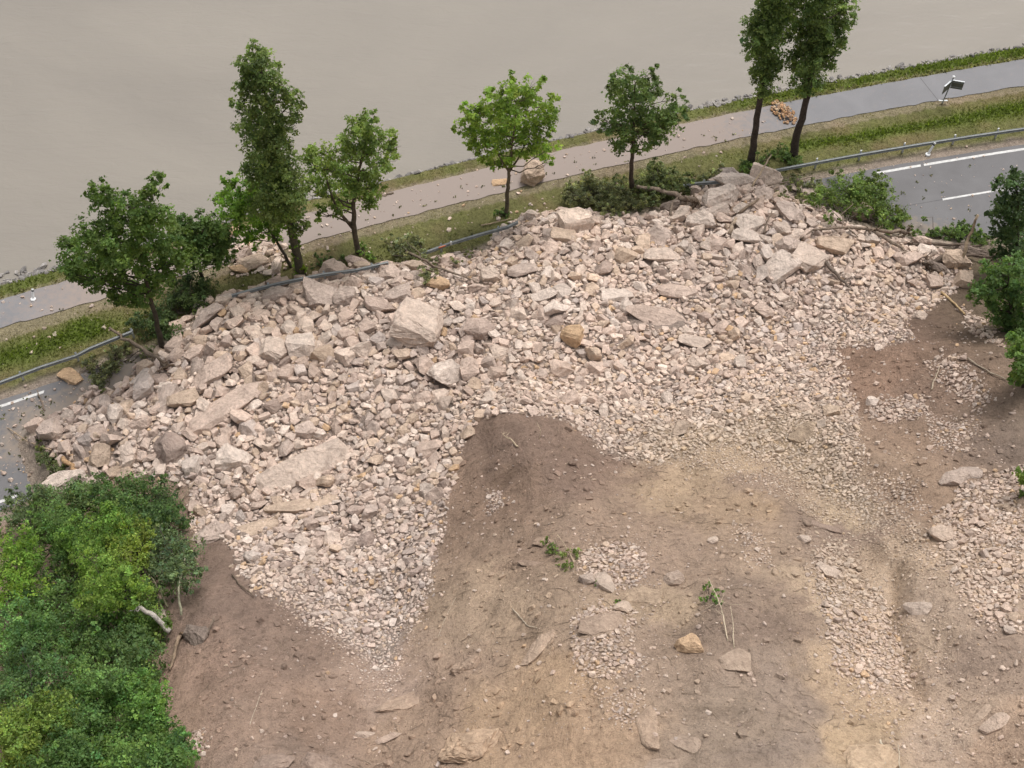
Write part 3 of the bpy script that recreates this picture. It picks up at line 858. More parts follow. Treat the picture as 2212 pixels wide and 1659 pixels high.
rocks = []                                         # x, y, diam, lift
def fill(poly_w, sizefn, passes, sid, dmin=0.10, edge=0.0):
    P = np.array(poly_w); x0, y0 = P.min(0); x1, y1 = P.max(0)
    r_ = np.random.default_rng(sid)
    gx, gy = np.meshgrid(np.arange(x0, x1, .3), np.arange(y0, y1, .3))
    ins = inside(poly_w, gx, gy)
    gx, gy = gx[ins], gy[ins]
    if not len(gx): return
    D = sizefn(gx, gy)
    for kf, cov, mf in passes:
        w = 1 / (D * kf) ** 2
        n_ = int(min(70000, cov * w.sum() * .09))
        if n_ < 1: continue
        pick = r_.choice(len(gx), n_, p=w / w.sum())
        X = gx[pick] + r_.uniform(-.17, .17, n_); Y = gy[pick] + r_.uniform(-.17, .17, n_)
        dd = D[pick] * kf * np.exp(r_.normal(0, .16, n_))
        if edge:
            e = seg_dist(poly_w, X, Y, True)
            e = e + .55 * fbm(X, Y, .8, 3, 90)
            eg = np.where(D[pick] < .34, .85, .2) if edge < 0 else edge
            keep = r_.random(n_) < np.clip(e / eg, 0.10, 1) ** 1.2
            X, Y, dd = X[keep], Y[keep], dd[keep]
        for a, b, d in zip(X, Y, dd):
            if d < dmin: continue
            if try_mark(a, b, d * .5, mf):
                rocks.append((a, b, d, 0.0))
fill(rub_w, size_at, [(2.9, .05, .06), (2.0, .22, .12), (1.4, 1.1, .2), (1.0, 1.8, .2), (0.7, 2.8, .25), (0.48, 3.2, .3), (0.33, 3.4, .36), (0.22, 3.0, .45), (0.15, 2.2, .5)], 5, .075, -1)
# second layer: stones lying on top of others
r_ = np.random.default_rng(77)
gx = r_.uniform(-34, 34, 60000); gy = r_.uniform(14, 66, 60000)
ok = inside(rub_w, gx, gy); gx, gy = gx[ok], gy[ok]
D = size_at(gx, gy); pr = np.minimum(1, .045 / D ** 2 * 0.35)
ok = r_.random(len(gx)) < pr
for a, b, d in zip(gx[ok], gy[ok], D[ok]):
    dd = d * r_.uniform(.22, .7)
    if dd > .11: rocks.append((a, b, dd, d * r_.uniform(.2, .42)))
n_main = len(rocks)
# stone patches on the slope
PATCH = [
 ([(1740, 1185), (1830, 1165), (1872, 1250), (1930, 1330), (1978, 1420), (1962, 1495), (1880, 1515), (1800, 1455), (1768, 1330), (1742, 1240)], 12, .2),
 ([(2005, 1135), (2080, 1050), (2150, 1020), (2215, 1005), (2215, 1380), (2130, 1355), (2060, 1295), (2028, 1220)], 15, .25),
 ([(1890, 1080), (1950, 1100), (2035, 1200), (2030, 1260), (1960, 1180)], 11, .6),
 ([(1240, 1190), (1310, 1170), (1400, 1180), (1410, 1240), (1370, 1280), (1290, 1265), (1240, 1240)], 12, .3),
 ([(1225, 1350), (1290, 1300), (1380, 1320), (1370, 1390), (1420, 1430), (1360, 1470), (1280, 1480), (1240, 1440)], 13, .4),
 ([(1270, 1490), (1400, 1480), (1380, 1560), (1330, 1590)], 9, .8),
 ([(1040, 1060), (1085, 1055), (1100, 1100), (1050, 1120)], 8, .5),
 ([(1560, 1140), (1640, 1120), (1680, 1220), (1620, 1230)], 8, .9),
 ([(1880, 860), (2000, 850), (2020, 900), (1930, 920), (1870, 900)], 12, .6),
 ([(1985, 780), (2060, 760), (2150, 860), (2120, 900), (2050, 850)], 13, .8),
 ([(2000, 900), (2120, 900), (2100, 980), (2010, 980)], 10, 1.2),
 ([(1850, 1010), (1990, 1030), (2010, 1120), (1900, 1100)], 9, 1.3),
 ([(2060, 650), (2140, 690), (2180, 760), (2100, 730)], 14, .8),
 ([(400, 1580), (450, 1570), (450, 1640), (410, 1640)], 16, .5),
 ([(1870, 1000), (1950, 1080), (2020, 1200), (2010, 1270), (1930, 1220), (1850, 1140)], 6, 1.0),
 ([(1380, 1000), (1550, 970), (1700, 1035), (1830, 1120), (1800, 1150), (1690, 1080), (1540, 1025)], 6, 1.0),
 ([(600, 1290), (930, 1260), (900, 1370), (850, 1510), (815, 1510), (740, 1420)], 5, 1.0),
 ([(1500, 880), (1720, 870), (1870, 960), (1960, 1150), (1900, 1190), (1800, 1110), (1600, 1000), (1480, 1000)], 5, 1.0),
 ([(470, 500), (600, 500), (640, 560), (600, 600), (490, 600)], 22, .8),
]
for i, (L, px_, e) in enumerate(PATCH):
    pw = [tuple(on(a, b)[:2]) for a, b in L]
    m_ = px_ * mpp(on(*np.mean(L, 0)))
    fill(pw, lambda x, y: np.full(np.shape(x), m_), [(1.3, .5, .12), (.85, 2.2, .22), (.55, 3.2, .3), (.36, 3.0, .4)], 200 + i, 0.08, e * 1.7)
n_patch = len(rocks)
# stray stones on soil, verge, path and road
def stray(poly, n, lo, hi, sid):
    r_ = np.random.default_rng(sid)
    pw = np.array([on(a, b)[:2] for a, b in poly]); x0, y0 = pw.min(0); x1, y1 = pw.max(0)
    c = 0
    while c < n:
        x, y = r_.uniform(x0, x1), r_.uniform(y0, y1)
        if not inside(pw, np.array(x), np.array(y)): continue
        c += 1
        d = lo * (hi / lo) ** (r_.random() ** 2.4)
        if try_mark(x, y, d * .5, .1): rocks.append((x, y, d, 0.0))
stray([(980, 1000), (1260, 950), (1560, 980), (1880, 1150), (2000, 1400), (2100, 1650), (500, 1650), (480, 1350), (800, 1480), (950, 1300)], 1300, .05, .24, 301)
stray([(1820, 760), (2060, 690), (2200, 850), (2200, 1020), (2000, 1120), (1870, 1000)], 380, .07, .36, 302)
stray([(1980, 1150), (2210, 1380), (2210, 1650), (2050, 1650)], 160, .06, .28, 303)
stray([(0, 650), (140, 607), (700, 450), (1000, 372), (1493, 265), (1700, 222), (1700, 275), (1493, 320), (1000, 432), (700, 520), (135, 664), (0, 713)], 240, .07, .26, 304)
stray([(0, 720), (500, 570), (1000, 440), (1600, 310), (1600, 370), (1100, 470), (560, 620), (0, 810)], 170, .07, .36, 305)
stray([(0, 850), (200, 790), (300, 770), (180, 850), (90, 900), (60, 960), (110, 1040), (0, 1060)], 150, .07, .34, 306)
stray([(1650, 385), (1900, 340), (2200, 300), (2200, 480), (1960, 500), (1900, 420)], 80, .06, .22, 307)

stray([(1560, 900), (1740, 900), (1870, 1000), (1990, 1180), (2060, 1400), (2100, 1640), (1900, 1640), (1960, 1480), (1880, 1260), (1780, 1090), (1560, 985)], 2600, .05, .16, 308)
stray([(1730, 1150), (1880, 1120), (1960, 1200), (1990, 1420), (2000, 1540), (1820, 1560), (1770, 1400)], 1500, .06, .2, 321)
stray([(560, 1290), (960, 1180), (930, 1330), (860, 1520), (800, 1520), (700, 1420)], 900, .05, .16, 309)
stray([(1240, 1150), (1420, 1150), (1450, 1480), (1380, 1600), (1230, 1500)], 700, .05, .2, 310)
n_stray = len(rocks)
stray([(980, 1000), (1260, 930), (1560, 980), (1880, 1150), (2000, 1400), (2100, 1650), (400, 1650), (420, 1350), (560, 1320), (800, 1480), (950, 1300)], 3600, .07, .42, 311)
stray([(1820, 760), (2060, 690), (2200, 850), (2200, 1020), (2000, 1120), (1870, 1000)], 900, .07, .42, 312)
stray([(1980, 1150), (2210, 1380), (2210, 1650), (2050, 1650)], 500, .06, .35, 313)
A = np.array(rocks)
N = len(A)
r_ = np.random.default_rng(9)
zb = hz(A[:, 0], A[:, 1]); nup = vn(A[:, 0], A[:, 1])
onroad = (zb < -0.02); zb = np.where(onroad, 0.0, zb)
tl = np.where(np.arange(N) < n_main, .30, .20)
RM = place_rot(nup, r_.uniform(0, 2 * math.pi, N), r_.normal(0, 1, N) * tl, r_.normal(0, 1, N) * tl)
sid = r_.integers(0, LIBN, N)
fz = np.array([v[:, 2].max() for v, _ in lib])[sid]
thick = r_.uniform(.85, 1.25, N)
fine = np.where(A[:, 2] < .3, 1.15, 1.0)
pos = np.stack([A[:, 0], A[:, 1], zb], -1) + nup * (fz * thick * A[:, 2] * np.where(np.arange(N) < n_main, np.where(A[:, 2] < .55 * size_at(A[:, 0], A[:, 1]), .14, np.where(A[:, 2] > 1.3 * size_at(A[:, 0], A[:, 1]), .28, .40)), .5) + A[:, 3])[:, None]
pc = r_.choice(len(PAL), N, p=PW)
pc = np.where((A[:, 2] > .6) & (pc >= 7), 0, pc)
warm = fbm(A[:, 0], A[:, 1], .18, 3, 81)
yl = np.exp(-(seg_dist(wl2([(1480, 960), (1700, 930), (1840, 1120), (1900, 1200)]), A[:, 0], A[:, 1]) / 3.0) ** 2)
big_ = fbm(A[:, 0], A[:, 1], .13, 3, 85)
colr = PAL[pc] * r_.uniform(.86, 1.12, N)[:, None] * (1 + .16 * big_[:, None]) * (1 + warm[:, None] * np.array((.05, .03, .0)))
colr = colr * (1 - .55 * yl[:, None]) + np.array((.47, .375, .27)) * .55 * yl[:, None]
isclod = np.arange(N) >= n_stray
ci = np.clip(np.searchsorted(GX, A[:, 0]) - 1, 0, nx - 2); cj = np.clip(np.searchsorted(GY, A[:, 1]) - 1, 0, ny - 2)
colr = np.where(isclod[:, None], tint[cj, ci] * r_.uniform(.8, 1.15, N)[:, None], colr)
pos = pos - nup * np.where(isclod, A[:, 2] * .14, 0)[:, None]
dusty = (np.arange(N) >= n_main) & ~isclod & (A[:, 1] < 50)
colr = np.where(dusty[:, None], colr * .8 + tint[cj, ci] * .2, colr)
# the largest stones of the slide become objects of their own
ppx = A[:, 2] / (depth(np.stack([A[:, 0], A[:, 1], zb]).tolist() and np.stack([A[:, 0], A[:, 1], zb])) / FV)
pv = project(np.stack([A[:, 0], A[:, 1], zb], -1))
vis = (pv[:, 0] > 5) & (pv[:, 0] < 2207) & (pv[:, 1] > 5) & (pv[:, 1] < 1650)
hidden = (pv[:, 0] < 430) & (pv[:, 1] > 1040)
order = np.argsort(-np.where(vis & ~hidden & ~isclod & (A[:, 3] == 0), ppx, 0))
solo = order[:300]
def place_of(vx, vy, i):
    if i >= n_patch:
        if vx < 330 and vy > 760: return "lying loose on the road at the slide's left end"
        if vy < 700 and vx < 1760: return "lying loose on the river-side verge or cycle path"
        if vy < 560: return "lying loose on the road by the white edge line"
        return "lying loose on the bare slope"
    if i >= n_main:
        if vx > 1880: return "in the stony ground at the right of the slope"
        if vx > 1700: return "in the strip of stones down the tan chute"
        if vy < 620: return "in the stones spilled over the left cycle path"
        return "in a gravel patch on the bare slope"
    if vx < 330: return "at the left tip of the slide near the road"
    if vy < 700 and vx < 700: return "at the left toe below the dark bush"
    if vx < 700 and vy < 900: return "in the upper left rubble around the cube-like block"
    if vx < 1000 and vy < 900: return "in the rubble around the huge tan block"
    if vx < 1000 and vy > 900: return "in the lower left rubble around the long pale slab"
    if vx < 1350 and vy < 620: return "at the centre toe below the green tree"
    if vx < 1350: return "in the central rubble above the soil mound"
    if vx < 1720 and vy < 620: return "around the angular boulders below the leaning pole"
    if vx < 1720: return "in the right-hand rubble around the broad pinkish slab"
    return "in the right end of the rubble below the roots"
ANCH = [(900, 706, "huge tan block"), (655, 1008, "long pale slab"), (488, 876, "upper smooth slab"), (655, 1092, "half-buried tan slab"), (552, 1140, "rough tan slab by the wood"), (156, 1042, "big pale boulder by the wood"), (112, 928, "squarish grey boulder on the road"), (1562, 434, "blocky boulder under the pole"), (1740, 556, "large crusted boulder"), (1428, 552, "broad pale boulder"), (318, 842, "upright grey boulder"), (590, 757, "cube-like block"), (745, 642, "rounded grey block"), (946, 614, "orange block"), (1176, 638, "whitish flat slab"), (965, 812, "pale rounded boulder"), (452, 686, "big grey toe block"), (1418, 684, "broad pinkish slab"), (1238, 728, "yellow-stained block"), (1220, 508, "flat tan toe block"), (2060, 566, "standing broken trunk"), (1130, 900, "soil mound"), (1893, 870, "white boulder on dark soil"), (2062, 1032, "faceted boulder"), (1982, 1312, "lone pale slab on the chute"), (1490, 1392, "orange boulder"), (1330, 1220, "upper gravel patch"), (548, 566, "long boulder on the path"), (1830, 420, "uprooted bush")]
desc = {}
for i in solo:
    dx, dy = [(pv[i, 0] - a[0]) for a in ANCH], [(pv[i, 1] - a[1]) for a in ANCH]
    dd_ = np.hypot(dx, dy); k_ = int(np.argmin(dd_))
    dr = ("right of" if dx[k_] > 0 else "left of") if abs(dx[k_]) > abs(dy[k_]) else ("below" if dy[k_] > 0 else "above")
    siz = "large" if ppx[i] > 45 else ("mid-sized" if ppx[i] > 32 else "smaller")
    desc.setdefault(f"{siz} {PALN[pc[i]]} angular rock {dr} the {ANCH[k_][2]}", []).append((float(dd_[k_]), int(i)))
ORD = ["nearest", "second nearest", "third nearest", "fourth nearest", "fifth nearest", "sixth nearest", "seventh nearest", "eighth nearest", "ninth nearest", "tenth nearest"]
lab = {}
for t_, L_ in desc.items():
    L_.sort()
    for j, (_, i) in enumerate(L_):
        lab[i] = t_ if len(L_) == 1 else f"{ORD[min(j, 9)]} {t_}"
is_solo = np.zeros(N, bool); is_solo[solo] = True
for i in solo:
    o = bpy.data.objects.new("rock", big_lib[int(r_.integers(0, len(big_lib)))])
    COL.objects.link(o)
    d = A[i, 2] * 1.06
    o.matrix_world = Matrix.Translation(Vector(pos[i])) @ Matrix(RM[i].tolist()).to_4x4() @ Matrix.Diagonal((d, d, d * thick[i], 1))
    o.color = (*colr[i], 1)
    pl = place_of(pv[i, 0], pv[i, 1], i)
    tag(o, lab[int(i)], "rock", f"rocks {pl}")

def scatter_mesh(name, sel):
    Vs, Fs, Cs, n0 = [], [], [], 0
    for k_ in range(LIBN):
        ii = sel[sid[sel] == k_]
        if not len(ii): continue
        v, f = lib[k_]
        sc_ = np.stack([A[ii, 2], A[ii, 2], A[ii, 2] * thick[ii]], -1)
        P = np.einsum('nij,nkj->nki', RM[ii], v[None] * sc_[:, None]) + pos[ii][:, None]
        Vs.append(P.reshape(-1, 3))
        Fs.append((f[None] + (np.arange(len(ii)) * len(v))[:, None, None] + n0).reshape(-1, 3))
        Cs.append(np.repeat(colr[ii], len(f), 0))
        n0 += len(ii) * len(v)
    return mesh_np(name, np.concatenate(Vs), np.concatenate(Fs), np.concatenate(Cs))
ids = np.arange(N)
tag(obj("rubble", scatter_mesh("rubble", ids[(ids < n_main) & ~is_solo]), M['rubble']), "countless pale limestone stones filling the rockslide", "rubble", kind="stuff")
tag(obj("gravel", scatter_mesh("gravel", ids[(ids >= n_main) & (ids < n_patch) & ~is_solo]), M['rubble']), "patches of small pale stones on the bare slope", "gravel", kind="stuff")
tag(obj("loose_stones", scatter_mesh("loose_stones", ids[(ids >= n_patch) & (ids < n_stray) & ~is_solo]), M['rubble']), "small stones strewn over soil, verge, path and road", "stones", kind="stuff")
tag(obj("soil_clods", scatter_mesh("soil_clods", ids[isclod & ~is_solo]), M['rubble']), "brown lumps of soil on the bare slope", "soil", kind="stuff")

# --- riprap stones along the water's edge
rr = random.Random(5)
riprap = []
for x in np.arange(-36, 44, 0.17):
    yw, yp = float(y_water(x)), float(y_path_far(x))
    wid = yw - yp - 1.0
    for k_ in range(3):
        y = yp + 1.15 + max(.4, wid) * rr.random() * 1.05
        riprap.append((x + rr.uniform(-.15, .15), y, rr.uniform(.2, .5) * (1.3 if rr.random() < .08 else 1)))
seen = []
for (x, y, d) in riprap:
    z = float(hz(x, y)); v = project((x, y, z))[0]
    if -5 < v[0] < 2217 and v[1] > 0 and z > WATER_Z - .3: seen.append((d, x, y, z))
seen.sort(reverse=True)
rpv, rpf, rpc, n0 = [], [], [], 0
for j, (d, x, y, z) in enumerate(seen):
    c = np.array(rr.choice([(.36, .34, .32), (.44, .41, .38), (.30, .28, .265), (.50, .47, .44)])) * rr.uniform(.6, .8)
    Rm = place_rot(np.array([[0, .35, 1.0]]), np.array([rr.uniform(0, 6.28)]), np.array([rr.gauss(0, .3)]), np.array([rr.gauss(0, .3)]))[0]
    if j < 300:
        o = bpy.data.objects.new("riprap_stone", big_lib[rr.randrange(len(big_lib))]); COL.objects.link(o)
        o.matrix_world = Matrix.Translation((x, y, max(z, WATER_Z - .05) + d * .12)) @ Matrix(Rm.tolist()).to_4x4() @ Matrix.Diagonal((d, d, d, 1))
        o.color = (*c, 1)
        part_ = "left of the poplar" if x < -10 else ("between the poplar and the dark green tree" if x < 10 else "right of the dark green tree")
        tag(o, f"grey bank stone at the water's edge {part_}", "stone", f"bank stones {part_}")
    else:
        v, f = lib[rr.randrange(LIBN)]
        rpv.append((v * d) @ Rm.T + np.array([x, y, max(z, WATER_Z - .05) + d * .12])); rpf.append(f + n0); rpc.append(np.repeat(c[None], len(f), 0)); n0 += len(v)
if rpv:
    tag(obj("riprap", mesh_np("riprap", np.concatenate(rpv), np.concatenate(rpf), np.concatenate(rpc)), M['rubble']), "smaller grey stones between the bank stones at the water", "stones", kind="stuff")

# --- heap of orange rubble on the cycle path under the right-hand poplars
hr = np.random.default_rng(31)
hc = on(1692, 245)
hv, hf_, hcol, n0 = [], [], [], 0
for j in range(150):
    a, rad = hr.uniform(0, 6.28), hr.random() ** .8
    dx, dy = math.cos(a) * rad * .75, math.sin(a) * rad * 1.15
    x, y = hc[0] + dx * 1.0 - dy * .35, hc[1] + dy
    d = hr.uniform(.09, .28)
    z = 0.42 * max(0, 1 - rad) + d * .2
    v, f = lib[hr.integers(0, LIBN)]
    Rm = place_rot(np.array([[0, 0, 1.0]]), np.array([hr.uniform(0, 6.28)]), hr.normal(0, .4, 1), hr.normal(0, .4, 1))[0]
    hv.append((v * d) @ Rm.T + np.array([x, y, z])); hf_.append(f + n0); n0 += len(v)
    hcol.append(np.repeat((np.array([(.47, .29, .15), (.42, .24, .13), (.5, .38, .26), (.38, .25, .16)])[hr.integers(0, 4)] * hr.uniform(.85, 1.1))[None], len(f), 0))
tag(obj("stone_heap", mesh_np("stone_heap", np.concatenate(hv), np.concatenate(hf_), np.concatenate(hcol)), M['rubble']), "heap of orange broken stone on the cycle path between the poplar trunks", "stone heap", kind="stuff")

# ------------------------------------------------------------------ trees and shrubs
def leaves(centers, rads, n, size, col, seed, var=.22, droop=0.0, clump=.34, fill_=0.0, hue=0.25):
    """leaf-sized faces gathered in small clumps inside every crown lobe"""
    g = np.random.default_rng(seed)
    centers = np.asarray(centers, float); rads = np.asarray(rads, float)
    w = (rads.prod(1)) ** (2 / 3); w /= w.sum()
    V, C = [], []
    for c, r, wi in zip(centers, rads, w):
        ni = max(12, int(n * wi)); nc = max(4, int(ni / 26))
        d = g.normal(0, 1, (nc, 3)); d /= np.linalg.norm(d, axis=1)[:, None]
        rad = g.random(nc) ** .42 * np.where(g.random(nc) < .16, 1.22, 1.0)
        cc = c + d * rad[:, None] * r
        cl = g.integers(0, nc, ni)
        sp = .78 * clump * min(1.0, float(r.mean()) * 1.2)
        P = cc[cl] + g.normal(0, 1, (ni, 3)) * sp * np.array((.55, .55, .38))
        sh = np.exp(g.normal(0, var, nc))[cl] * np.exp(g.normal(0, var * .6, ni)) * math.exp(g.normal(0, .06))
        hu = g.normal(0, hue, nc)[cl] * .5 + g.normal(0, hue * .4, ni)
        nrm = g.normal(0, .75, (ni, 3)) + np.array((0, 0, .75)) + (P - c) / (np.linalg.norm(r)) * .9
        nrm /= np.linalg.norm(nrm, axis=1)[:, None]
        t = g.normal(0, 1, (ni, 3)); t -= (t * nrm).sum(1)[:, None] * nrm; t /= np.linalg.norm(t, axis=1)[:, None]
        b = np.cross(nrm, t)
        L = size * np.exp(g.normal(0, .28, ni))[:, None]
        V.append(np.stack([P - t * L * .55, P + b * L * .36 + nrm * L * .08, P + t * L * .55, P - b * L * .36 + nrm * L * .08], 1))
        base = 1.32 * np.array(col)[None] ** .85 * np.array((1.2, 1.0, .9)) * sh[:, None]
        base = base * np.stack([1 + hu * .5, 1 + hu * .15, 1 - hu * .2], -1)
        C.append(np.clip(base, .004, .6))
    V = np.concatenate(V).reshape(-1, 3); C = np.concatenate(C)
    return V, np.arange(len(V)).reshape(-1, 4), C

def limb_path(a, b, seed, wob=.12):
    r_ = random.Random(seed); a, b = Vector(a), Vector(b); d = (b - a).length
    pts = []
    for k_ in range(6):
        t = k_ / 5
        p = a.lerp(b, t) + Vector((0, 0, -math.sin(t * math.pi) * d * .07))
        if 0 < k_ < 5: p += Vector((r_.gauss(0, 1), r_.gauss(0, 1), r_.gauss(0, 1))) * wob * d * .35
        pts.append(p)
    return pts

def sheet_point(vx, vy, base, rng_=None, spread=0.0):
    """point of the upright sheet through the trunk's foot, nudged in depth"""
    d = ray(vx, vy)
    Y = base[1] + (rng_.gauss(0, spread) if rng_ else 0)
    t = Y / d[1]
    return np.array([0, 0, CAM_H]) + d * t

def tree(name, label, base_v, blobs, trunk_v, r0, n, size, col, barkc=(.12, .10, .08), seed=1, spread=.6, group=None, cat="tree", extra=None, var=.22, clump=.34, forks=None, squash=.95, trunk_name="trunk", limbs=True):
    rr_ = random.Random(seed)
    base = on(*base_v)
    if base[2] < 0: base[2] = 0.0
    root = empty(name, base)
    tag(root, label, cat, group)
    cs, rs_ = [], []
    m_ = mpp(base)
    for (bx, by, br) in blobs:
        r = br * 1.16 * mpp(sheet_point(bx, by, base))
        p = sheet_point(bx, by, base, rr_, spread * max(.5, r))
        cs.append(p); rs_.append((r, r * 1.05, r * squash))
    V, Fc, C = leaves(cs, rs_, n, size, col, seed, var, clump=clump)
    obj("crown", mesh_np("crown", V - base, Fc, C), M['leaf'], root)
    mb = MB()
    tp = [Vector(base) - Vector((0, 0, .25))] + [Vector(sheet_point(a, b, base)) for a, b in trunk_v]
    nT = len(tp)
    fine_, frad = [], []
    for i in range(nT - 1):
        for k_ in range(5):
            t = (i + k_ / 5) / (nT - 1)
            fine_.append(tp[i].lerp(tp[i + 1], k_ / 5) + Vector((rr_.gauss(0, .02), rr_.gauss(0, .02), 0)) * (1 if t > 0 else 0)); frad.append(r0 * (1 - .78 * t) * (1.25 if t < .04 else 1))
    fine_.append(tp[-1]); frad.append(r0 * .2)
    mb.tube([p - Vector(base) for p in fine_], frad, 8, .06)
    for fk in (forks or []):
        pts = [Vector(sheet_point(a, b, base)) - Vector(base) for a, b in fk]
        mb.tube(pts, [r0 * .55 * (1 - .7 * k_ / (len(pts) - 1)) for k_ in range(len(pts))], 6, .05)
    if limbs:
        for j, c in enumerate(cs):
            c = Vector(c)
            cand = [i for i in range(len(fine_)) if fine_[i].z < c.z - .15 and i > len(fine_) * .22]
            if not cand: continue
            i = min(cand, key=lambda q_: (fine_[q_] - c).length + abs((c.z - fine_[q_].z) - .5 * (c - fine_[q_]).length) * .6)
            L = limb_path(fine_[i] - Vector(base), c - Vector(base), seed * 50 + j)
            ra = max(.02, min(frad[i] * .55, .035 + .02 * (c - fine_[i]).length))
            mb.tube(L, [ra * (1 - .75 * k_ / 5) for k_ in range(6)], 5)
            for _ in range(3):
                e = c + Vector((rr_.gauss(0, 1), rr_.gauss(0, 1), rr_.gauss(0, .8))).normalized() * rs_[j][0] * .9
                mb.tube(limb_path(L[3], e - Vector(base), seed * 77 + j + _), [ra * .4, ra * .35, ra * .3, ra * .24, ra * .18, ra * .1], 4)
    o = obj(trunk_name, mb.mesh(trunk_name, True), M['bark'], root)
    o.color = (*barkc, 1)
    if extra: extra(root, base)
    return root

G_POP = (.066, .114, .036); G_BRIGHT = (.105, .205, .022); G_MID = (.068, .135, .022); G_DARK = (.038, .078, .022); G_OAK = (.048, .098, .024); G_YEL = (.14, .20, .03); G_GREY = (.085, .12, .06); G_FRESH = (.085, .165, .022)

def ivy(root, base):
    cs = [sheet_point(a, b, base) - base for a, b in ((628, 505), (636, 530), (643, 556), (648, 580))]
    V, Fc, C = leaves(cs, [(.36, .36, .45)] * 4, 900, .15, G_FRESH, 90)
    obj("ivy", mesh_np("ivy", V, Fc, C), M['leaf'], root)
ROW = "trees along the river verge"
tree("poplar_tree", "tall ragged poplar with ivy-green trunk at the left of the rubble", (650, 592),
     [(551, 107, 18), (534, 137, 22), (570, 132, 24), (545, 165, 30), (577, 172, 28), (560, 210, 38), (514, 229, 15), (524, 190, 17), (562, 260, 42), (627, 198, 19), (634, 225, 21), (626, 265, 22), (600, 290, 28), (568, 310, 42), (590, 350, 46), (560, 368, 36), (610, 395, 44), (585, 430, 44), (628, 440, 36), (640, 480, 22), (600, 470, 28)],
     [(632, 500), (612, 400), (585, 260), (556, 110)], .30, 25000, .145, G_POP, (.10, .09, .06), 3, .5, ROW, extra=ivy, var=.26)
tree("maple_tree", "spreading light green tree with two stems right of the ragged poplar", (775, 545),
     [(808, 250, 15), (785, 262, 21), (760, 280, 27), (800, 290, 31), (835, 300, 21), (850, 320, 17), (842, 345, 19), (815, 330, 34), (770, 330, 37), (735, 320, 27), (690, 330, 27), (665, 345, 21), (700, 370, 29), (740, 375, 37), (785, 385, 39), (750, 420, 33), (700, 410, 27), (790, 430, 22), (718, 447, 20), (690, 457, 16), (805, 405, 22), (660, 400, 20)],
     [(764, 492), (764, 440), (775, 370), (798, 280)], .20, 10000, .165, (.085, .15, .04), (.11, .09, .065), 4, .6, ROW, forks=[[(763, 494), (728, 452), (712, 410), (695, 350)]])
tree("maple_tree", "small green tree with slanting thin trunk behind the ragged poplar", (630, 576),
     [(490, 385, 13), (508, 402, 18), (480, 430, 17), (500, 440, 29), (540, 420, 31), (520, 460, 34), (558, 450, 34), (590, 470, 29), (560, 492, 27), (530, 497, 23), (600, 505, 18), (580, 425, 24), (545, 520, 14)],
     [(603, 530), (570, 480), (545, 440)], .12, 5400, .18, (.062, .14, .02), (.09, .075, .055), 5, .6, ROW)
tree("maple_tree", "bright green round young tree on the verge above the centre", (1093, 464),
     [(1105, 170, 13), (1103, 195, 21), (1167, 170, 12), (1155, 195, 19), (1130, 205, 29), (1085, 215, 29), (1060, 205, 18), (1060, 235, 27), (1100, 240, 34), (1150, 235, 31), (1192, 220, 18), (1187, 245, 23), (1008, 230, 14), (1025, 250, 23), (985, 275, 11), (1010, 275, 23), (1050, 275, 33), (1100, 285, 35), (1150, 280, 33), (1192, 290, 15), (1025, 305, 18), (1060, 315, 33), (1110, 325, 31), (1150, 315, 25), (1180, 325, 22), (1080, 350, 18), (1050, 345, 16), (1190, 348, 10)],
     [(1097, 405), (1100, 365), (1108, 300), (1118, 220)], .15, 11500, .165, (.095, .178, .03), (.13, .11, .075), 6, .6, ROW, forks=[[(1099, 372), (1118, 345), (1145, 290)], [(1099, 370), (1082, 345), (1055, 290)]])
tree("ash_tree", "dark green round young tree with single trunk right of the bright one", (1364, 412),
     [(1365, 152, 13), (1345, 175, 23), (1385, 165, 21), (1410, 147, 9), (1410, 170, 14), (1325, 190, 19), (1340, 210, 29), (1385, 205, 33), (1425, 195, 18), (1466, 205, 12), (1467, 230, 19), (1440, 240, 24), (1293, 255, 14), (1320, 255, 23), (1360, 250, 35), (1405, 250, 35), (1477, 255, 12), (1450, 270, 20), (1310, 275, 16), (1345, 290, 27), (1390, 290, 29), (1430, 280, 24), (1340, 315, 18), (1375, 318, 16), (1420, 305, 16)],
     [(1364, 360), (1367, 310), (1370, 250), (1372, 180)], .17, 10500, .155, (.058, .108, .036), (.085, .065, .05), 7, .6, ROW)
tree("oak_tree", "broad dark green tree leaning at the left end of the rubble", (350, 752),
     [(341, 385, 18), (325, 400, 16), (358, 400, 9), (212, 415, 22), (236, 420, 22), (205, 440, 22), (250, 462, 42), (298, 462, 42), (338, 468, 34), (195, 512, 40), (250, 525, 48), (312, 512, 48), (352, 525, 38), (145, 528, 20), (160, 562, 36), (212, 562, 44), (268, 560, 40), (312, 564, 34), (150, 590, 18), (176, 594, 26), (225, 612, 28), (262, 626, 28), (250, 646, 20), (297, 610, 24), (364, 568, 28), (385, 560, 26), (300, 640, 26), (330, 620, 26), (350, 600, 26), (320, 420, 20), (275, 430, 18)],
     [(342, 715), (330, 660), (313, 600), (300, 530), (312, 440)], .19, 19000, .165, G_OAK, (.07, .06, .045), 8, .65, ROW)
tree("oak_tree", "smaller dark tree just right of the broad leaning one", (438, 612),
     [(385, 500, 22), (480, 505, 22), (400, 477, 16), (430, 477, 20), (462, 489, 24), (412, 514, 29), (450, 521, 31), (488, 526, 18), (425, 551, 27), (462, 551, 24), (496, 551, 13), (400, 540, 18)],
     [(432, 570), (430, 530), (440, 490)], .13, 8000, .165, (.048, .098, .028), (.07, .06, .045), 9, .6, ROW)
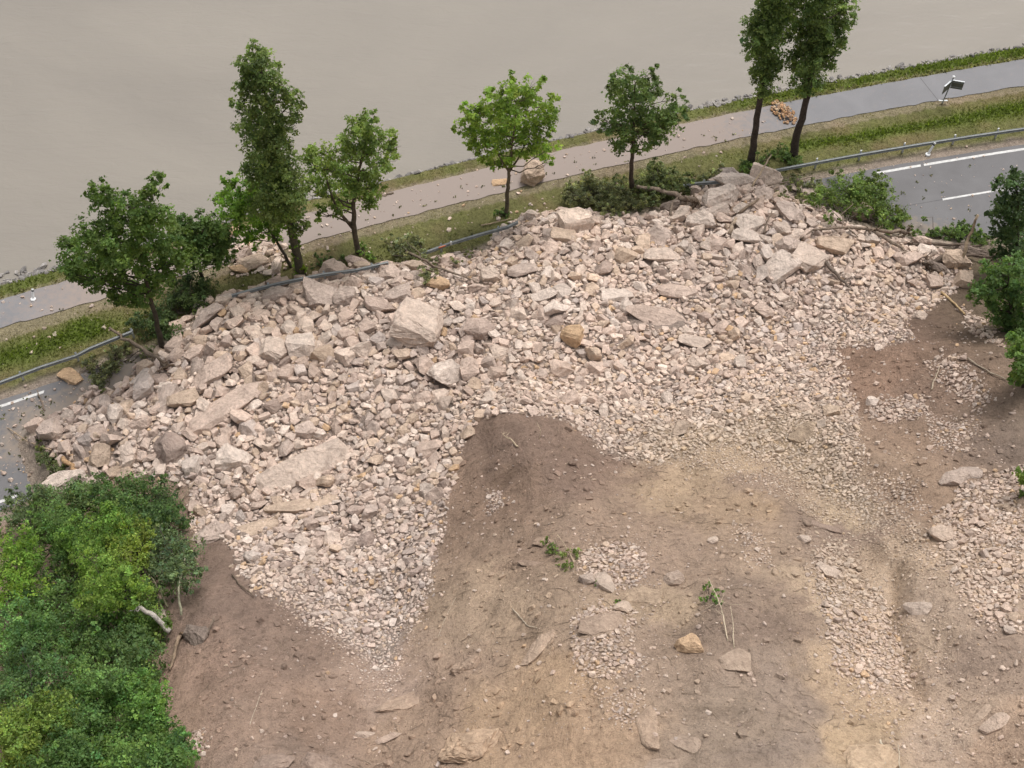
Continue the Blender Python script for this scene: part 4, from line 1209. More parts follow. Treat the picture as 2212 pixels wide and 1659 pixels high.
tree("poplar_tree", "tall poplar, the left one of the pair by the orange stones", (1623, 346),
     [(1652, 185, 20), (1640, 162, 21), (1665, 156, 21), (1643, 130, 27), (1669, 124, 23), (1636, 91, 29), (1665, 91, 27), (1632, 58, 25), (1662, 58, 33), (1688, 65, 20), (1649, 26, 27), (1675, 32, 33), (1701, 32, 22), (1675, 0, 36), (1695, -20, 33), (1669, -32, 32), (1688, -65, 28), (1698, -98, 20)],
     [(1630, 290), (1644, 205), (1655, 130), (1668, 40), (1690, -80)], .26, 19000, .145, (.062, .112, .036), (.075, .06, .05), 10, .5, ROW, var=.26)
tree("poplar_tree", "tall poplar, the right one of the pair by the orange stones", (1714, 338),
     [(1744, 197, 16), (1734, 169, 23), (1760, 162, 25), (1724, 130, 23), (1753, 130, 33), (1780, 130, 22), (1747, 91, 35), (1779, 91, 33), (1806, 98, 20), (1800, 122, 14), (1740, 52, 33), (1773, 49, 37), (1806, 52, 24), (1826, 39, 20), (1838, 18, 16), (1753, 13, 37), (1786, 13, 35), (1779, -26, 37), (1832, -6, 16), (1766, -65, 33), (1802, -49, 26), (1779, -104, 26)],
     [(1722, 290), (1744, 208), (1755, 130), (1768, 40), (1780, -80)], .30, 22000, .145, (.060, .108, .036), (.075, .06, .05), 11, .5, ROW, var=.26)
tree("bushy_tree", "dark bushy tree at the right edge beside the road", (2197, 578),
     [(2190, 383, 20), (2163, 396, 17), (2205, 420, 34), (2166, 430, 21), (2156, 460, 17), (2190, 470, 38), (2166, 500, 24), (2215, 520, 40), (2185, 530, 30), (2160, 545, 18), (2235, 450, 40), (2240, 390, 30)],
     [(2197, 520), (2198, 440), (2195, 390)], .15, 7600, .17, (.030, .062, .026), (.06, .05, .04), 12, .6, "trees at the right edge")
tree("bushy_tree", "grey-green bush below the dark tree at the right edge", (2182, 708),
     [(2130, 592, 22), (2160, 585, 26), (2200, 580, 30), (2110, 627, 18), (2140, 625, 31), (2185, 620, 38), (2130, 655, 20), (2165, 665, 33), (2205, 670, 36), (2180, 702, 26), (2215, 720, 28), (2230, 620, 40)],
     [(2182, 660), (2175, 620), (2180, 590)], .12, 8200, .16, (.048, .105, .034), (.06, .05, .04), 13, .6, "trees at the right edge")
tree("bushy_tree", "small green bush at the right edge above the stony ground", (2214, 835),
     [(2195, 735, 20), (2213, 760, 30), (2190, 772, 13), (2216, 800, 25), (2200, 816, 14), (2235, 780, 40)],
     [(2212, 800), (2210, 760)], .09, 3200, .16, (.055, .115, .03), (.06, .05, .04), 14, .6, "trees at the right edge")
tree("bushy_tree", "sliver of green shrub at the right edge over the stone field", (2222, 1062),
     [(2214, 1040, 14), (2222, 1025, 18), (2224, 1058, 16)], [(2222, 1050), (2222, 1030)], .05, 900, .13, (.07, .13, .03), (.06, .05, .04), 15, .6, "trees at the right edge")

# --- the wood at the bottom left: crowns rise over the hillside
WOOD = [
 ([(45, 1105, 42), (95, 1085, 40)], 1.7, G_GREY, "grey-green low tree at the road end of the wood"),
 ([(140, 1090, 46), (190, 1075, 42)], 2.0, (.060, .105, .038), "olive bushy tree next to the big pale boulder"),
 ([(240, 1075, 48), (290, 1060, 42), (275, 1105, 45)], 2.0, (.050, .100, .030), "dark bushy tree at the wood's upper edge by the rubble"),
 ([(340, 1070, 42), (365, 1110, 42), (335, 1130, 45)], 1.6, (.032, .066, .024), "very dark tree at the wood's upper right corner"),
 ([(90, 1165, 60), (150, 1150, 58), (110, 1125, 45)], 2.8, (.066, .135, .030), "mid green tree in the wood's upper left"),
 ([(195, 1160, 62), (240, 1140, 52), (215, 1200, 55)], 3.2, (.080, .165, .022), "fresh green tree in the middle of the wood's upper part"),
 ([(285, 1150, 40), (275, 1195, 45)], 2.8, (.13, .185, .025), "yellow-green tree in the wood's upper part"),
 ([(345, 1180, 45), (395, 1190, 40), (390, 1235, 42), (350, 1230, 44)], 1.4, (.060, .090, .048), "grey thinly leaved tree at the wood's right edge"),
 ([(20, 1200, 62), (40, 1255, 66), (-10, 1260, 60)], 3.0, (.098, .190, .018), "bright yellow-green tree at the left edge"),
 ([(130, 1250, 48), (115, 1300, 52)], 1.2, (.046, .095, .024), "dark low tree in the hollow of the wood"),
 ([(225, 1240, 62), (265, 1270, 52), (215, 1285, 50)], 3.0, (.088, .160, .020), "leafy bright tree over the dark hollow of the wood"),
 ([(300, 1300, 42), (325, 1345, 40), (285, 1350, 42)], 1.5, (.068, .125, .026), "light leafy tree beside the pale lichen-white slab"),
 ([(50, 1340, 66), (95, 1370, 58), (20, 1390, 55)], 2.4, (.050, .118, .032), "blue-green tree at the left, mid height"),
 ([(165, 1350, 52), (215, 1360, 52), (180, 1405, 56)], 1.8, (.048, .100, .026), "dark green tree in the centre of the wood"),
 ([(265, 1400, 52), (315, 1420, 42), (285, 1450, 50)], 1.6, (.060, .112, .036), "mid green tree at the wood's edge over the brown bank"),
 ([(50, 1450, 62), (100, 1470, 58), (30, 1510, 58)], 2.4, (.040, .090, .030), "dark tree at the left, lower part"),
 ([(170, 1470, 58), (220, 1490, 58), (180, 1520, 56)], 2.2, (.060, .125, .030), "green tree in the lower middle of the wood"),
 ([(285, 1500, 52), (330, 1500, 38), (310, 1540, 48)], 1.6, (.062, .140, .024), "fresh green tree at the wood's lower right edge"),
 ([(70, 1560, 58), (110, 1540, 52)], 3.0, (.105, .165, .026), "yellowish tree in the lower left of the wood"),
 ([(25, 1620, 66), (60, 1655, 60), (0, 1570, 50)], 2.8, (.115, .175, .026), "yellow-green tree in the bottom left corner"),
 ([(160, 1590, 62), (210, 1570, 56), (180, 1640, 62)], 2.2, (.048, .108, .026), "dark green tree at the bottom of the wood"),
 ([(270, 1590, 58), (300, 1640, 58), (250, 1660, 55)], 2.0, (.060, .128, .026), "broad green tree at the bottom of the wood"),
 ([(350, 1590, 46), (385, 1620, 42), (370, 1660, 48)], 1.5, (.052, .118, .028), "green bush at the bottom right of the wood"),
 ([(120, 1670, 60), (80, 1690, 60)], 2.2, (.055, .120, .026), "green tree cut by the bottom edge"),
]
for i, (bl, up, col, label) in enumerate(WOOD):
    g = random.Random(500 + i)
    P = [on(a, b, up + g.uniform(-.7, .5)) for a, b, _ in bl]
    cen = np.mean(P, 0); foot = np.array([cen[0], cen[1] , float(hz(cen[0], cen[1]))])
    root = empty("broadleaf_tree", foot)
    tag(root, label, "tree", "trees of the wood at the bottom left")
    cs, rs_ = [], []
    for p, (a, b, r) in zip(P, bl):
        rr_ = r * mpp(p) * 1.0
        cs.append(p); rs_.append((rr_, rr_, rr_ * .8))
        for _ in range(7):
            dv = np.array([g.gauss(0, 1), g.gauss(0, 1), g.gauss(0, .6)]); dv /= np.linalg.norm(dv)
            cs.append(p + dv * rr_ * g.uniform(.6, 1.15)); k_ = g.uniform(.2, .5); rs_.append((rr_ * k_, rr_ * k_, rr_ * k_ * .8))
    V, Fc, C = leaves(cs, rs_, 9000 if len(bl) > 2 else 6500, .095, (np.array(col) * .7 + np.array((.066, .125, .03)) * .3) * (.86, .95, 1.1), 600 + i, .32, clump=.30, hue=.35)
    obj("crown", mesh_np("crown", V - foot, Fc, C), M['leaf'], root)
    mb = MB(); top = Vector(cen - foot) * 1.0
    mb.tube(limb_path((0, 0, -.3), top, i), [.12, .11, .09, .07, .05, .03], 7, .05)
    for j, p in enumerate(cs):
        mb.tube(limb_path(top * .45, Vector(p - foot), i * 30 + j), [.05, .045, .04, .03, .02, .012], 5)
    o = obj("trunk", mb.mesh("trunk", True), M['bark'], root); o.color = (.08, .07, .055, 1)

# undergrowth beneath the wood: one mass of leaves
pw = [tuple(on(a, b)[:2]) for a, b in [(0, 1110), (60, 1080), (200, 1090), (380, 1110), (420, 1230), (370, 1300), (340, 1360), (360, 1470), (330, 1540), (380, 1600), (420, 1659), (0, 1659)]]
g = np.random.default_rng(55); P = np.array(pw); cs = []
while len(cs) < 420:
    x, y = g.uniform(P[:, 0].min() - 1, P[:, 0].max()), g.uniform(P[:, 1].min() - 1, P[:, 1].max())
    if inside(pw, np.array(x), np.array(y)): cs.append((x, y, float(hz(x, y)) + .15))
V, Fc, C = leaves(cs, [(.55, .55, .22)] * len(cs), 15000, .13, (.036, .072, .022), 56, .3)
tag(obj("undergrowth", mesh_np("undergrowth", V, Fc, C), M['leaf']), "dark leafy undergrowth beneath the wood", "undergrowth", kind="stuff")

def shrub(name, label, blobs, up, n, size, col, seed, group="torn shrubs along the slide", stem=.03, sq=.42):
    g = random.Random(seed)
    P = [on(a, b, up) for a, b, _ in blobs]
    cen = np.mean(P, 0); foot = np.array([cen[0], cen[1], float(hz(cen[0], cen[1]))])
    root = empty(name, foot); tag(root, label, "shrub", group)
    cs, rs_ = [], []
    for p, (a, b, r) in zip(P, blobs):
        q_ = r * mpp(p) * 1.25; cs.append(p); rs_.append((q_, q_, q_ * sq))
        for _ in range(3):
            cs.append(p + np.array([g.gauss(0, q_ * .6), g.gauss(0, q_ * .6), g.gauss(0, q_ * .35)])); k_ = g.uniform(.3, .5); rs_.append((q_ * k_,) * 3)
    V, Fc, C = leaves(cs, rs_, int(n * 1.6), size * .75, col, seed, .34, clump=.28)
    obj("foliage", mesh_np("foliage", V - foot, Fc, C), M['leaf'], root)
    mb = MB()
    for j, p in enumerate(cs):
        mb.tube(limb_path((0, 0, -.1), Vector(p - foot), seed * 9 + j, .2), [stem * 1.3, stem * 1.2, stem, stem * .8, stem * .6, stem * .3], 5)
    o = obj("stems", mb.mesh("stems", True), M['bark'], root); o.color = (.11, .09, .07, 1)
    return root
DG = (.062, .092, .040); DG2 = (.088, .115, .062)
shrub("fallen_shrub", "flattened grey-green shrub over the guardrail left of the fallen trunk", [(1238, 408, 20), (1268, 398, 24), (1300, 402, 27), (1322, 422, 24), (1290, 440, 20), (1260, 430, 17), (1330, 450, 17), (1350, 432, 20), (1222, 425, 14), (1380, 440, 18), (1345, 410, 16), (1310, 455, 14)], .5, 6400, .15, DG2, 21)
shrub("fallen_shrub", "dark fallen shrub around the foot of the dark green tree", [(1398, 388, 25), (1430, 380, 28), (1462, 392, 20), (1420, 405, 24), (1476, 408, 14), (1375, 405, 16), (1410, 430, 18), (1445, 415, 18), (1340, 392, 16), (1490, 385, 14)], .55, 6000, .15, DG, 22)
shrub("fallen_shrub", "small shrub at the guardrail left of the flat-topped slab", [(1522, 386, 16), (1546, 376, 18), (1562, 388, 12)], .4, 1300, .14, DG2, 23)
shrub("uprooted_bush", "large uprooted green bush lying on the road at the right", [(1758, 429, 18), (1795, 418, 25), (1833, 407, 30), (1870, 396, 26), (1900, 390, 18), (1833, 444, 26), (1870, 429, 30), (1908, 426, 26), (1900, 456, 26), (1938, 456, 22), (1953, 476, 16), (1915, 482, 20), (1795, 468, 12)], .75, 8600, .16, (.062, .112, .030), 24, sq=.85)
shrub("fallen_shrub", "sparse torn shrub beside the guardrail below the poplar pair", [(1740, 402, 16), (1720, 388, 14), (1765, 398, 16), (1700, 400, 13), (1690, 420, 12), (1730, 425, 14), (1775, 415, 14)], .4, 2400, .14, DG2, 25)
shrub("low_bush", "leafy bush at the foot of the left poplar of the pair", [(1608, 352, 14), (1625, 360, 16), (1645, 350, 13), (1668, 330, 12)], .3, 1500, .14, (.05, .098, .028), 26)
shrub("low_bush", "leafy bush at the foot of the right poplar of the pair", [(1700, 338, 14), (1716, 345, 15), (1690, 328, 12)], .3, 1200, .14, (.05, .098, .028), 27)
shrub("low_bush", "green scrub along the near edge of the road at the right", [(1985, 508, 14), (2015, 502, 16), (2045, 506, 14), (2065, 500, 20), (2098, 506, 18), (2085, 488, 13), (2125, 515, 18)], .35, 3000, .15, (.055, .105, .032), 28)
shrub("broken_branch_shrub", "broken green branch lying across the guardrail in the middle", [(880, 530, 24), (900, 556, 22), (922, 588, 18), (868, 556, 16), (848, 520, 13), (942, 568, 13), (905, 525, 14), (860, 540, 14), (930, 605, 12), (985, 560, 10), (1010, 545, 10)], .45, 4200, .14, DG2, 29)
shrub("low_bush", "dark dense bush beneath the broad leaning tree", [(400, 612, 32), (442, 622, 26), (380, 650, 33), (350, 680, 28), (420, 652, 26), (330, 704, 28), (372, 712, 24), (300, 694, 18)], .6, 6200, .16, (.034, .064, .024), 30, sq=.85)
shrub("fallen_shrub", "torn green shrub on the road shoulder at the left", [(215, 802, 22), (242, 790, 20), (210, 830, 17), (192, 782, 15), (272, 747, 17), (318, 762, 14), (250, 765, 16)], .4, 2900, .14, DG2, 31)
shrub("fallen_shrub", "green brush crushed at the road beside the squarish grey boulder", [(100, 992, 18), (124, 1014, 17), (88, 972, 12), (140, 1030, 13), (110, 1045, 15)], .35, 2000, .14, DG, 32)
shrub("low_bush", "bright green clump at the foot of the two-stemmed tree", [(792, 544, 12), (778, 532, 11), (800, 555, 9)], .22, 700, .12, (.07, .14, .03), 33)
shrub("low_bush", "small dark clump at the foot of the bright green tree", [(1084, 458, 10), (1094, 462, 8)], .18, 420, .12, (.05, .10, .03), 34)
shrub("low_bush", "leafy clump on the verge between poplar and two-stemmed tree", [(700, 555, 12), (720, 562, 11), (740, 560, 10), (690, 570, 9)], .2, 800, .12, (.045, .085, .03), 35)
shrub("green_tuft", "green tuft around the dead stems on the bare slope", [(1195, 1190, 14), (1215, 1205, 18), (1238, 1200, 14), (1222, 1222, 15), (1180, 1170, 10)], .15, 1300, .09, (.075, .125, .038), 36, "green tufts on the bare slope", .015)
shrub("green_tuft", "sparse green sapling leaves on the bare slope right of the gravel", [(1530, 1262, 9), (1545, 1275, 9), (1520, 1290, 8), (1550, 1295, 9)], .35, 260, .10, (.07, .15, .04), 37, "green tufts on the bare slope", .012)
shrub("green_tuft", "tiny green tuft beside the upright whitish boulder", [(1335, 1300, 7), (1290, 1262, 7)], .12, 160, .08, (.06, .12, .03), 38, "green tufts on the bare slope", .01)

# ------------------------------------------------------------------ logs, branches, dead saplings
def stick(name, label, pts, r, col, up=None, cat="branch", group="broken wood in the slide", taper=.5, twigs=0, roots=0, seed=0):
    g = random.Random(seed + 900)
    W = []
    for k_, (a, b) in enumerate(pts):
        h = (up[k_] if up else .12)
        W.append(Vector(on(a, b, h)) )
    base = W[0].copy()
    fine_ = []
    for i in range(len(W) - 1):
        for k_ in range(4):
            fine_.append(W[i].lerp(W[i + 1], k_ / 4) + Vector((g.gauss(0, 1), g.gauss(0, 1), g.gauss(0, 1))) * r * .35)
    fine_.append(W[-1])
    mb = MB()
    n_ = len(fine_)
    mb.tube([p - base for p in fine_], [max(.012, r * (1 - taper * k_ / (n_ - 1))) for k_ in range(n_)], 7, .12)
    root = empty(name, base); tag(root, label, cat, group)
    o = obj("stem", mb.mesh("stem", True), M['bark'], root); o.color = (*col, 1)
    L = (W[-1] - W[0]).length
    for j in range(twigs):
        k_ = g.randrange(n_ // 3, n_); d = Vector((g.gauss(0, 1), g.gauss(0, 1), abs(g.gauss(0, .5)))).normalized() * L * g.uniform(.15, .35)
        tb = MB(); tb.tube(limb_path(fine_[k_] - base, fine_[k_] - base + d, seed + j, .2), [r * .4, r * .35, r * .3, r * .24, r * .16, r * .08], 5)
        o = obj("twig", tb.mesh("twig", True), M['bark'], root); o.color = (*col, 1)
    for j in range(roots):
        d = Vector((g.gauss(0, 1), g.gauss(0, 1), g.gauss(0, .9))).normalized() * r * g.uniform(3.5, 7)
        tb = MB(); tb.tube(limb_path((0, 0, 0), d, seed + 40 + j, .3), [r * .55, r * .45, r * .35, r * .25, r * .15, r * .07], 5)
        o = obj("root", tb.mesh("root", True), M['bark'], root); o.color = (col[0] * .7, col[1] * .65, col[2] * .6, 1)
    return root
GB = (.22, .17, .13); PBK = (.38, .29, .20); DB = (.12, .09, .07)
stick("fallen_tree", "grey-brown trunk fallen beside the dark green tree", [(1505, 432), (1440, 414), (1375, 403)], .2, GB, [.5, .75, .8], "trunk", roots=10, seed=1, taper=.4)
stick("branch", "short forked branch below the fallen trunk", [(1448, 468), (1452, 440), (1472, 416)], .09, GB, [.1, .5, .9], seed=2)
stick("pole", "thin pole leaning on the guardrail over the flat-topped slab", [(1624, 402), (1645, 368), (1666, 335)], .07, PBK, [.7, 1.3, 1.6], "pole", taper=.3, seed=3)
stick("fallen_tree", "long bent grey trunk lying over the right end of the rubble", [(1960, 500), (1890, 496), (1830, 490), (1755, 497)], .13, GB, [.6, .7, .6, .3], "trunk", twigs=3, roots=12, seed=4)
stick("fallen_tree", "second trunk of the root tangle sloping down right", [(1885, 500), (1925, 520), (1965, 548)], .14, GB, [.6, .6, .2], "trunk", twigs=2, roots=9, seed=5)
stick("log", "dark log lying along the road edge beyond the roots", [(1960, 528), (2050, 528), (2120, 530)], .13, DB, [.2, .25, .2], "log", roots=10, seed=6)
stick("log", "dark log under the standing broken trunk", [(2000, 570), (2060, 548), (2140, 556)], .16, DB, [.25, .3, .25], "log", roots=14, twigs=2, seed=7)
stick("snapped_tree", "thin broken trunk standing up at the right beside the road", [(2076, 570), (2094, 512), (2113, 464)], .11, PBK, [.5, 2.2, 3.6], "trunk", taper=.35, seed=8)
stick("log", "brown log slanting down through the right-hand rubble", [(1778, 556), (1800, 585), (1818, 606), (1842, 628)], .13, (.16, .125, .10), [.6, .5, .35, .15], "log", seed=9)
stick("branch", "pale split branch near the right-hand shrub", [(2034, 630), (2056, 650), (2084, 678)], .08, (.50, .36, .20), None, seed=10, taper=.3)
stick("branch", "grey branch running from the broken green branch into the rubble", [(880, 545), (960, 583), (1052, 618)], .09, GB, [.5, .5, .2], seed=11, twigs=2)
stick("log", "broken log leaning at the foot of the broad tree", [(362, 790), (310, 752), (268, 730), (236, 708)], .15, (.20, .155, .115), [.3, .6, .8, 1.0], "log", roots=8, seed=12)
stick("branch", "thin branch on the road at the far left", [(110, 972), (62, 955), (16, 924)], .05, PBK, [.2, .25, .1], seed=13, twigs=2)
stick("branch", "short stick standing on the road by the edge line", [(96, 888), (88, 862), (80, 842)], .05, GB, [.05, .2, .25], seed=14)
stick("log", "orange-brown split log beside the big pale boulder", [(132, 990), (152, 1006), (172, 1024)], .14, (.42, .27, .15), [.5, .4, .2], "log", taper=.15, seed=15)
stick("branch", "stick lying along the verge by the bright green tree's foot", [(1040, 487), (1075, 480), (1106, 471)], .05, PBK, None, seed=16)
stick("plank", "dark timber lying on the far edge of the cycle path", [(798, 430), (825, 423), (850, 416)], .08, (.19, .15, .11), [.08, .08, .08], "timber", taper=.1, seed=17)
stick("branch", "broken branch in the driftwood below the flat-topped slab", [(1595, 460), (1640, 430), (1690, 400)], .1, (.24, .18, .13), [.3, .5, .5], seed=18)
stick("branch", "long grey stick in the driftwood right of the pole", [(1660, 400), (1710, 392), (1760, 380)], .05, GB, [.3, .3, .2], seed=19)
stick("branch", "branch upright in the rubble below the driftwood", [(1650, 505), (1656, 480), (1668, 455)], .07, GB, [.2, .6, .9], seed=20)
stick("log", "stub of pale wood beside the pale angular boulder", [(1575, 505), (1582, 488), (1590, 470)], .12, (.40, .31, .23), [.3, .5, .7], "log", taper=.1, seed=21)
stick("dead_sapling", "pale forked dead sapling on top of the soil mound", [(1118, 966), (1104, 950), (1088, 940)], .045, (.46, .37, .26), [.05, .25, .6], "sapling", twigs=6, seed=22)
stick("dead_sapling", "thin dead stems on the soil mound right of the forked sapling", [(1165, 948), (1168, 930), (1160, 912)], .02, (.46, .37, .26), [.0, .4, .8], "sapling", twigs=3, seed=23)
stick("dead_sapling", "dead stem in the green tuft on the slope", [(1240, 1215), (1225, 1185), (1205, 1155)], .035, (.44, .34, .24), [.05, .3, .7], "sapling", twigs=3, seed=24)
stick("dead_sapling", "pale dead sapling with few leaves right of the gravel patches", [(1572, 1385), (1562, 1330), (1552, 1295), (1530, 1248)], .03, (.54, .45, .33), [.0, .4, .8, 1.2], "sapling", twigs=4, seed=25)
stick("dead_sapling", "second thin pale sapling next to the leafy dead one", [(1586, 1400), (1584, 1350), (1578, 1310)], .022, (.54, .45, .33), [.0, .4, .8], "sapling", twigs=2, seed=26)
stick("branch", "pale curved stick lying on the soil left of the gravel patches", [(1108, 1316), (1128, 1338), (1140, 1352), (1160, 1356)], .03, (.50, .42, .32), [.06] * 4, seed=27)
stick("branch", "pale bleached stick at the bottom right by the sunken boulder", [(1902, 1600), (1915, 1625), (1912, 1650)], .04, (.56, .49, .38), [.15, .2, .1], seed=28)
stick("branch", "thin upright twig at the bottom right", [(1944, 1659), (1942, 1630), (1940, 1608)], .02, (.56, .49, .38), [.05, .15, .2], seed=29)
stick("branch", "dark branch at the rubble's left margin below the wood", [(500, 1240), (520, 1265), (548, 1288)], .05, (.16, .12, .09), None, seed=30)
stick("log", "brown log hanging down the bank below the dark grey boulder", [(388, 1370), (378, 1405), (366, 1446)], .10, (.27, .20, .14), [.3, .25, .15], "log", twigs=2, roots=3, seed=31)
stick("branch", "dead roots spreading right of the dark grey boulder", [(446, 1372), (458, 1345), (462, 1330)], .05, (.22, .17, .13), [.1, .3, .4], roots=9, twigs=3, seed=32)
stick("dead_tree", "pale leaning dead tree at the right edge of the wood", [(366, 1364), (335, 1335), (298, 1308)], .13, (.46, .42, .37), [.5, 1.5, 2.3], "dead tree", twigs=3, seed=39, taper=.3)
stick("dead_tree", "thin green-grey dead tree leaning over the wood's right edge", [(392, 1330), (385, 1270), (400, 1200)], .06, (.30, .29, .20), [.3, 1.4, 2.2], "dead tree", twigs=5, seed=40)
stick("branch", "leaning dead stems at the wood's edge by the rubble", [(385, 1090), (402, 1066), (420, 1040)], .05, (.30, .24, .17), [.1, .3, .4], twigs=2, seed=33)
stick("branch", "leafless stem over the wood's right edge", [(362, 1312), (345, 1275), (325, 1245)], .05, (.16, .15, .09), [.3, .9, 1.3], seed=34)
stick("branch", "pale dead branch at the right margin of the bare soil", [(2012, 840), (2020, 815), (2030, 790)], .045, (.45, .37, .28), [.1, .1, .12], twigs=2, seed=35)
stick("branch", "grey branch lying beside the right-hand bushes", [(2090, 775), (2130, 800), (2175, 820)], .05, (.36, .30, .23), [.1, .12, .1], seed=36)
stick("branch", "thin dead twig on the bottom slope", [(945, 1380), (960, 1340), (985, 1290)], .015, (.48, .40, .31), [.03] * 3, seed=37)
stick("branch", "fallen pale twig on the brown bottom left slope", [(540, 1565), (552, 1530), (566, 1490)], .016, (.50, .42, .33), [.03] * 3, seed=38)

# ------------------------------------------------------------------ guardrail pieces
def w_profile():
    return [(0.0, -.155), (.012, -.13), (.08, -.105), (.08, -.055), (.0, -.02), (.0, .02), (.08, .055), (.08, .105), (.012, .13), (.0, .155)]
def guardrail(label, pts, spacing=3.3, posts=True, first=1.0, reflect=True):
    P = [Vector(p) for p in pts]
    base = P[0].copy(); base.z -= .6
    root = empty("guardrail", base); tag(root, label, "guardrail", "stretches of the road's guardrail")
    fine_ = []
    for i in range(len(P) - 1):
        n_ = max(2, int((P[i + 1] - P[i]).length / .5))
        fine_ += [P[i].lerp(P[i + 1], k_ / n_) for k_ in range(n_)]
    fine_.append(P[-1])
    prof = w_profile(); V, Fq = [], []; m_ = len(prof)
    for i, p in enumerate(fine_):
        t = (fine_[min(i + 1, len(fine_) - 1)] - fine_[max(i - 1, 0)]).normalized()
        nrm = Vector((t.y, -t.x, 0)).normalized()             # towards the road
        for side in (0, 1):
            for (d, z) in prof:
                V.append(p - base + nrm * (d + .03 - side * .006) + Vector((0, 0, z)))
    for i in range(len(fine_) - 1):
        a, b = i * 2 * m_, (i + 1) * 2 * m_
        for k_ in range(m_ - 1):
            Fq.append((a + k_, b + k_, b + k_ + 1, a + k_ + 1))
            Fq.append((a + m_ + k_, a + m_ + k_ + 1, b + m_ + k_ + 1, b + m_ + k_))
        Fq.append((a + m_ - 1, b + m_ - 1, b + 2 * m_ - 1, a + 2 * m_ - 1)); Fq.append((a, a + m_, b + m_, b))
    me_ = bpy.data.meshes.new("beam"); me_.from_pydata(V, [], Fq); me_.update()
    obj("beam", me_, M['zinc'], root)
    acc, nxt = 0.0, first
    for i in range(1, len(fine_)):
        acc += (fine_[i] - fine_[i - 1]).length
        if posts and acc >= nxt:
            nxt += spacing
            p = fine_[i]; t = (fine_[i] - fine_[i - 1]).normalized(); nrm = Vector((t.y, -t.x, 0)).normalized()
            g_ = float(hz(p.x, p.y)) - .2
            mb = MB()
            ang = math.atan2(t.y, t.x); Rz = Matrix.Rotation(ang, 3, 'Z')
            h = max(.3, p.z + .17 - g_)
            mb.box(p - base - nrm * .12 + Vector((0, 0, .17 - h / 2)), (.12, .008, h), Rz)
            mb.box(p - base - nrm * .08 + Vector((0, 0, .17 - h / 2)), (.008, .08, h), Rz)
            mb.box(p - base - nrm * .04 + Vector((0, 0, .17 - h / 2)), (.12, .008, h), Rz)
            mb.box(p - base - nrm * .02 + Vector((0, 0, .02)), (.16, .04, .14), Rz)
            po = obj("post", mb.mesh("post"), M['zinc_pale'], root)
            if reflect:
                rb = MB(); rb.box(p - base - nrm * .10 + Vector((0, 0, .23)), (.12, .05, .10), Rz)
                obj("reflector_cap", rb.mesh("reflector_cap"), M['white'], po)
    return root
def rz(x, z=.62): return (x, float(y_rail(x)), z)
guardrail("long straight guardrail beside the open road at the right", [rz(x) for x in np.arange(xat(1600, 380) , 62, 2.0)], 3.3, True, 1.4)
guardrail("bent guardrail by the left road end", [tuple(at(a, b, z)) for a, b, z in [(-260, 925, .62), (-100, 862, .62), (0, 826, .62), (90, 792, .62), (165, 768, .6), (195, 752, .62), (285, 716, .7)]], 3.3, True, 1.2, False)
guardrail("guardrail piece showing along the rubble toe below the ragged poplar", [tuple(on(a, b, z)) for a, b, z in [(500, 638, .45), (560, 622, .5), (620, 608, .6), (700, 592, .65), (770, 583, .6), (838, 567, .55)]], 3.3, True, 2.0, False)
guardrail("guardrail piece by the orange marker below the bright green tree", [tuple(on(a, b, z)) for a, b, z in [(905, 550, .5), (970, 526, .6), (1040, 505, .65), (1095, 490, .6), (1118, 479, .6)]], 3.3, True, 1.5, False)
guardrail("short guardrail piece glimpsed between the fallen shrubs", [tuple(on(a, b, z)) for a, b, z in [(1470, 402, .55), (1500, 396, .6), (1560, 392, .6)]], 3.0, True, 1.0, False)

# orange marker and small reflector post on the guardrail
mp_ = Vector(on(955, 533, .7))
root = empty("marker_post", mp_); tag(root, "small orange and white marker on the guardrail piece", "marker")
mb = MB(); mb.box((0, 0, 0), (.45, .05, .07), Matrix.Rotation(.42, 3, 'Z')); obj("orange_strip", mb.mesh("orange_strip"), M['orange'], root)
mb = MB(); mb.box((.55, .25, .05), (.12, .08, .26)); mb.box((.55, .25, .2), (.09, .06, .05)); obj("reflector", mb.mesh("reflector"), M['white'], root)

# ------------------------------------------------------------------ direction sign seen from behind
sp = at(2035, 224); sp[2] = 0
root = empty("direction_sign", sp); tag(root, "two-armed grey sign on a steel post beside the cycle path", "sign")
lean = Matrix.Rotation(math.radians(4), 3, 'Y')
mb = MB(); mb.tube([lean @ Vector((0, 0, z)) for z in (-.3, .6, 1.4, 2.35)], .045, 8); obj("post", mb.mesh("post", True), M['zinc'], root)
mb = MB(); mb.tube([lean @ Vector((0, 0, z)) for z in (2.35, 2.42, 2.47)], [.09, .11, .05], 8); obj("cap", mb.mesh("cap", True), M['white'], root)
mb = MB(); mb.box((0, 0, .28), (.62, .10, .05)); mb.box((0, 0, .2), (.12, .12, .2)); obj("foot_bracket", mb.mesh("foot_bracket"), M['zinc_pale'], root)
def arm(ang, length, nm):
    Rz = Matrix.Rotation(math.radians(ang), 3, 'Z')
    d = Rz @ Vector((1, 0, 0))
    c = lean @ Vector((0, 0, 1.78)) + d * (length / 2 + .05)
    mb = MB(); mb.box(c, (length, .03, .62), Rz); p = obj("panel", mb.mesh("panel"), M['panel_back'], root)
    mb = MB(); mb.box(c + Vector((0, 0, .33)), (length + .02, .09, .045), Rz); obj("rim", mb.mesh("rim"), M['zinc_pale'], p)
    mb = MB(); mb.box(c - Vector((0, 0, .325)), (length + .02, .05, .03), Rz); obj("rim", mb.mesh("rim"), M['panel_back'], p)
    for z in (-.2, .2):
        mb = MB(); nn = Rz @ Vector((0, -1, 0)); mb.box(c + nn * .03 + Vector((0, 0, z)), (length * .96, .03, .05), Rz); obj("brace", mb.mesh("brace"), M['zinc'], p)
arm(-14, .78, "r"); arm(226, .85, "l")

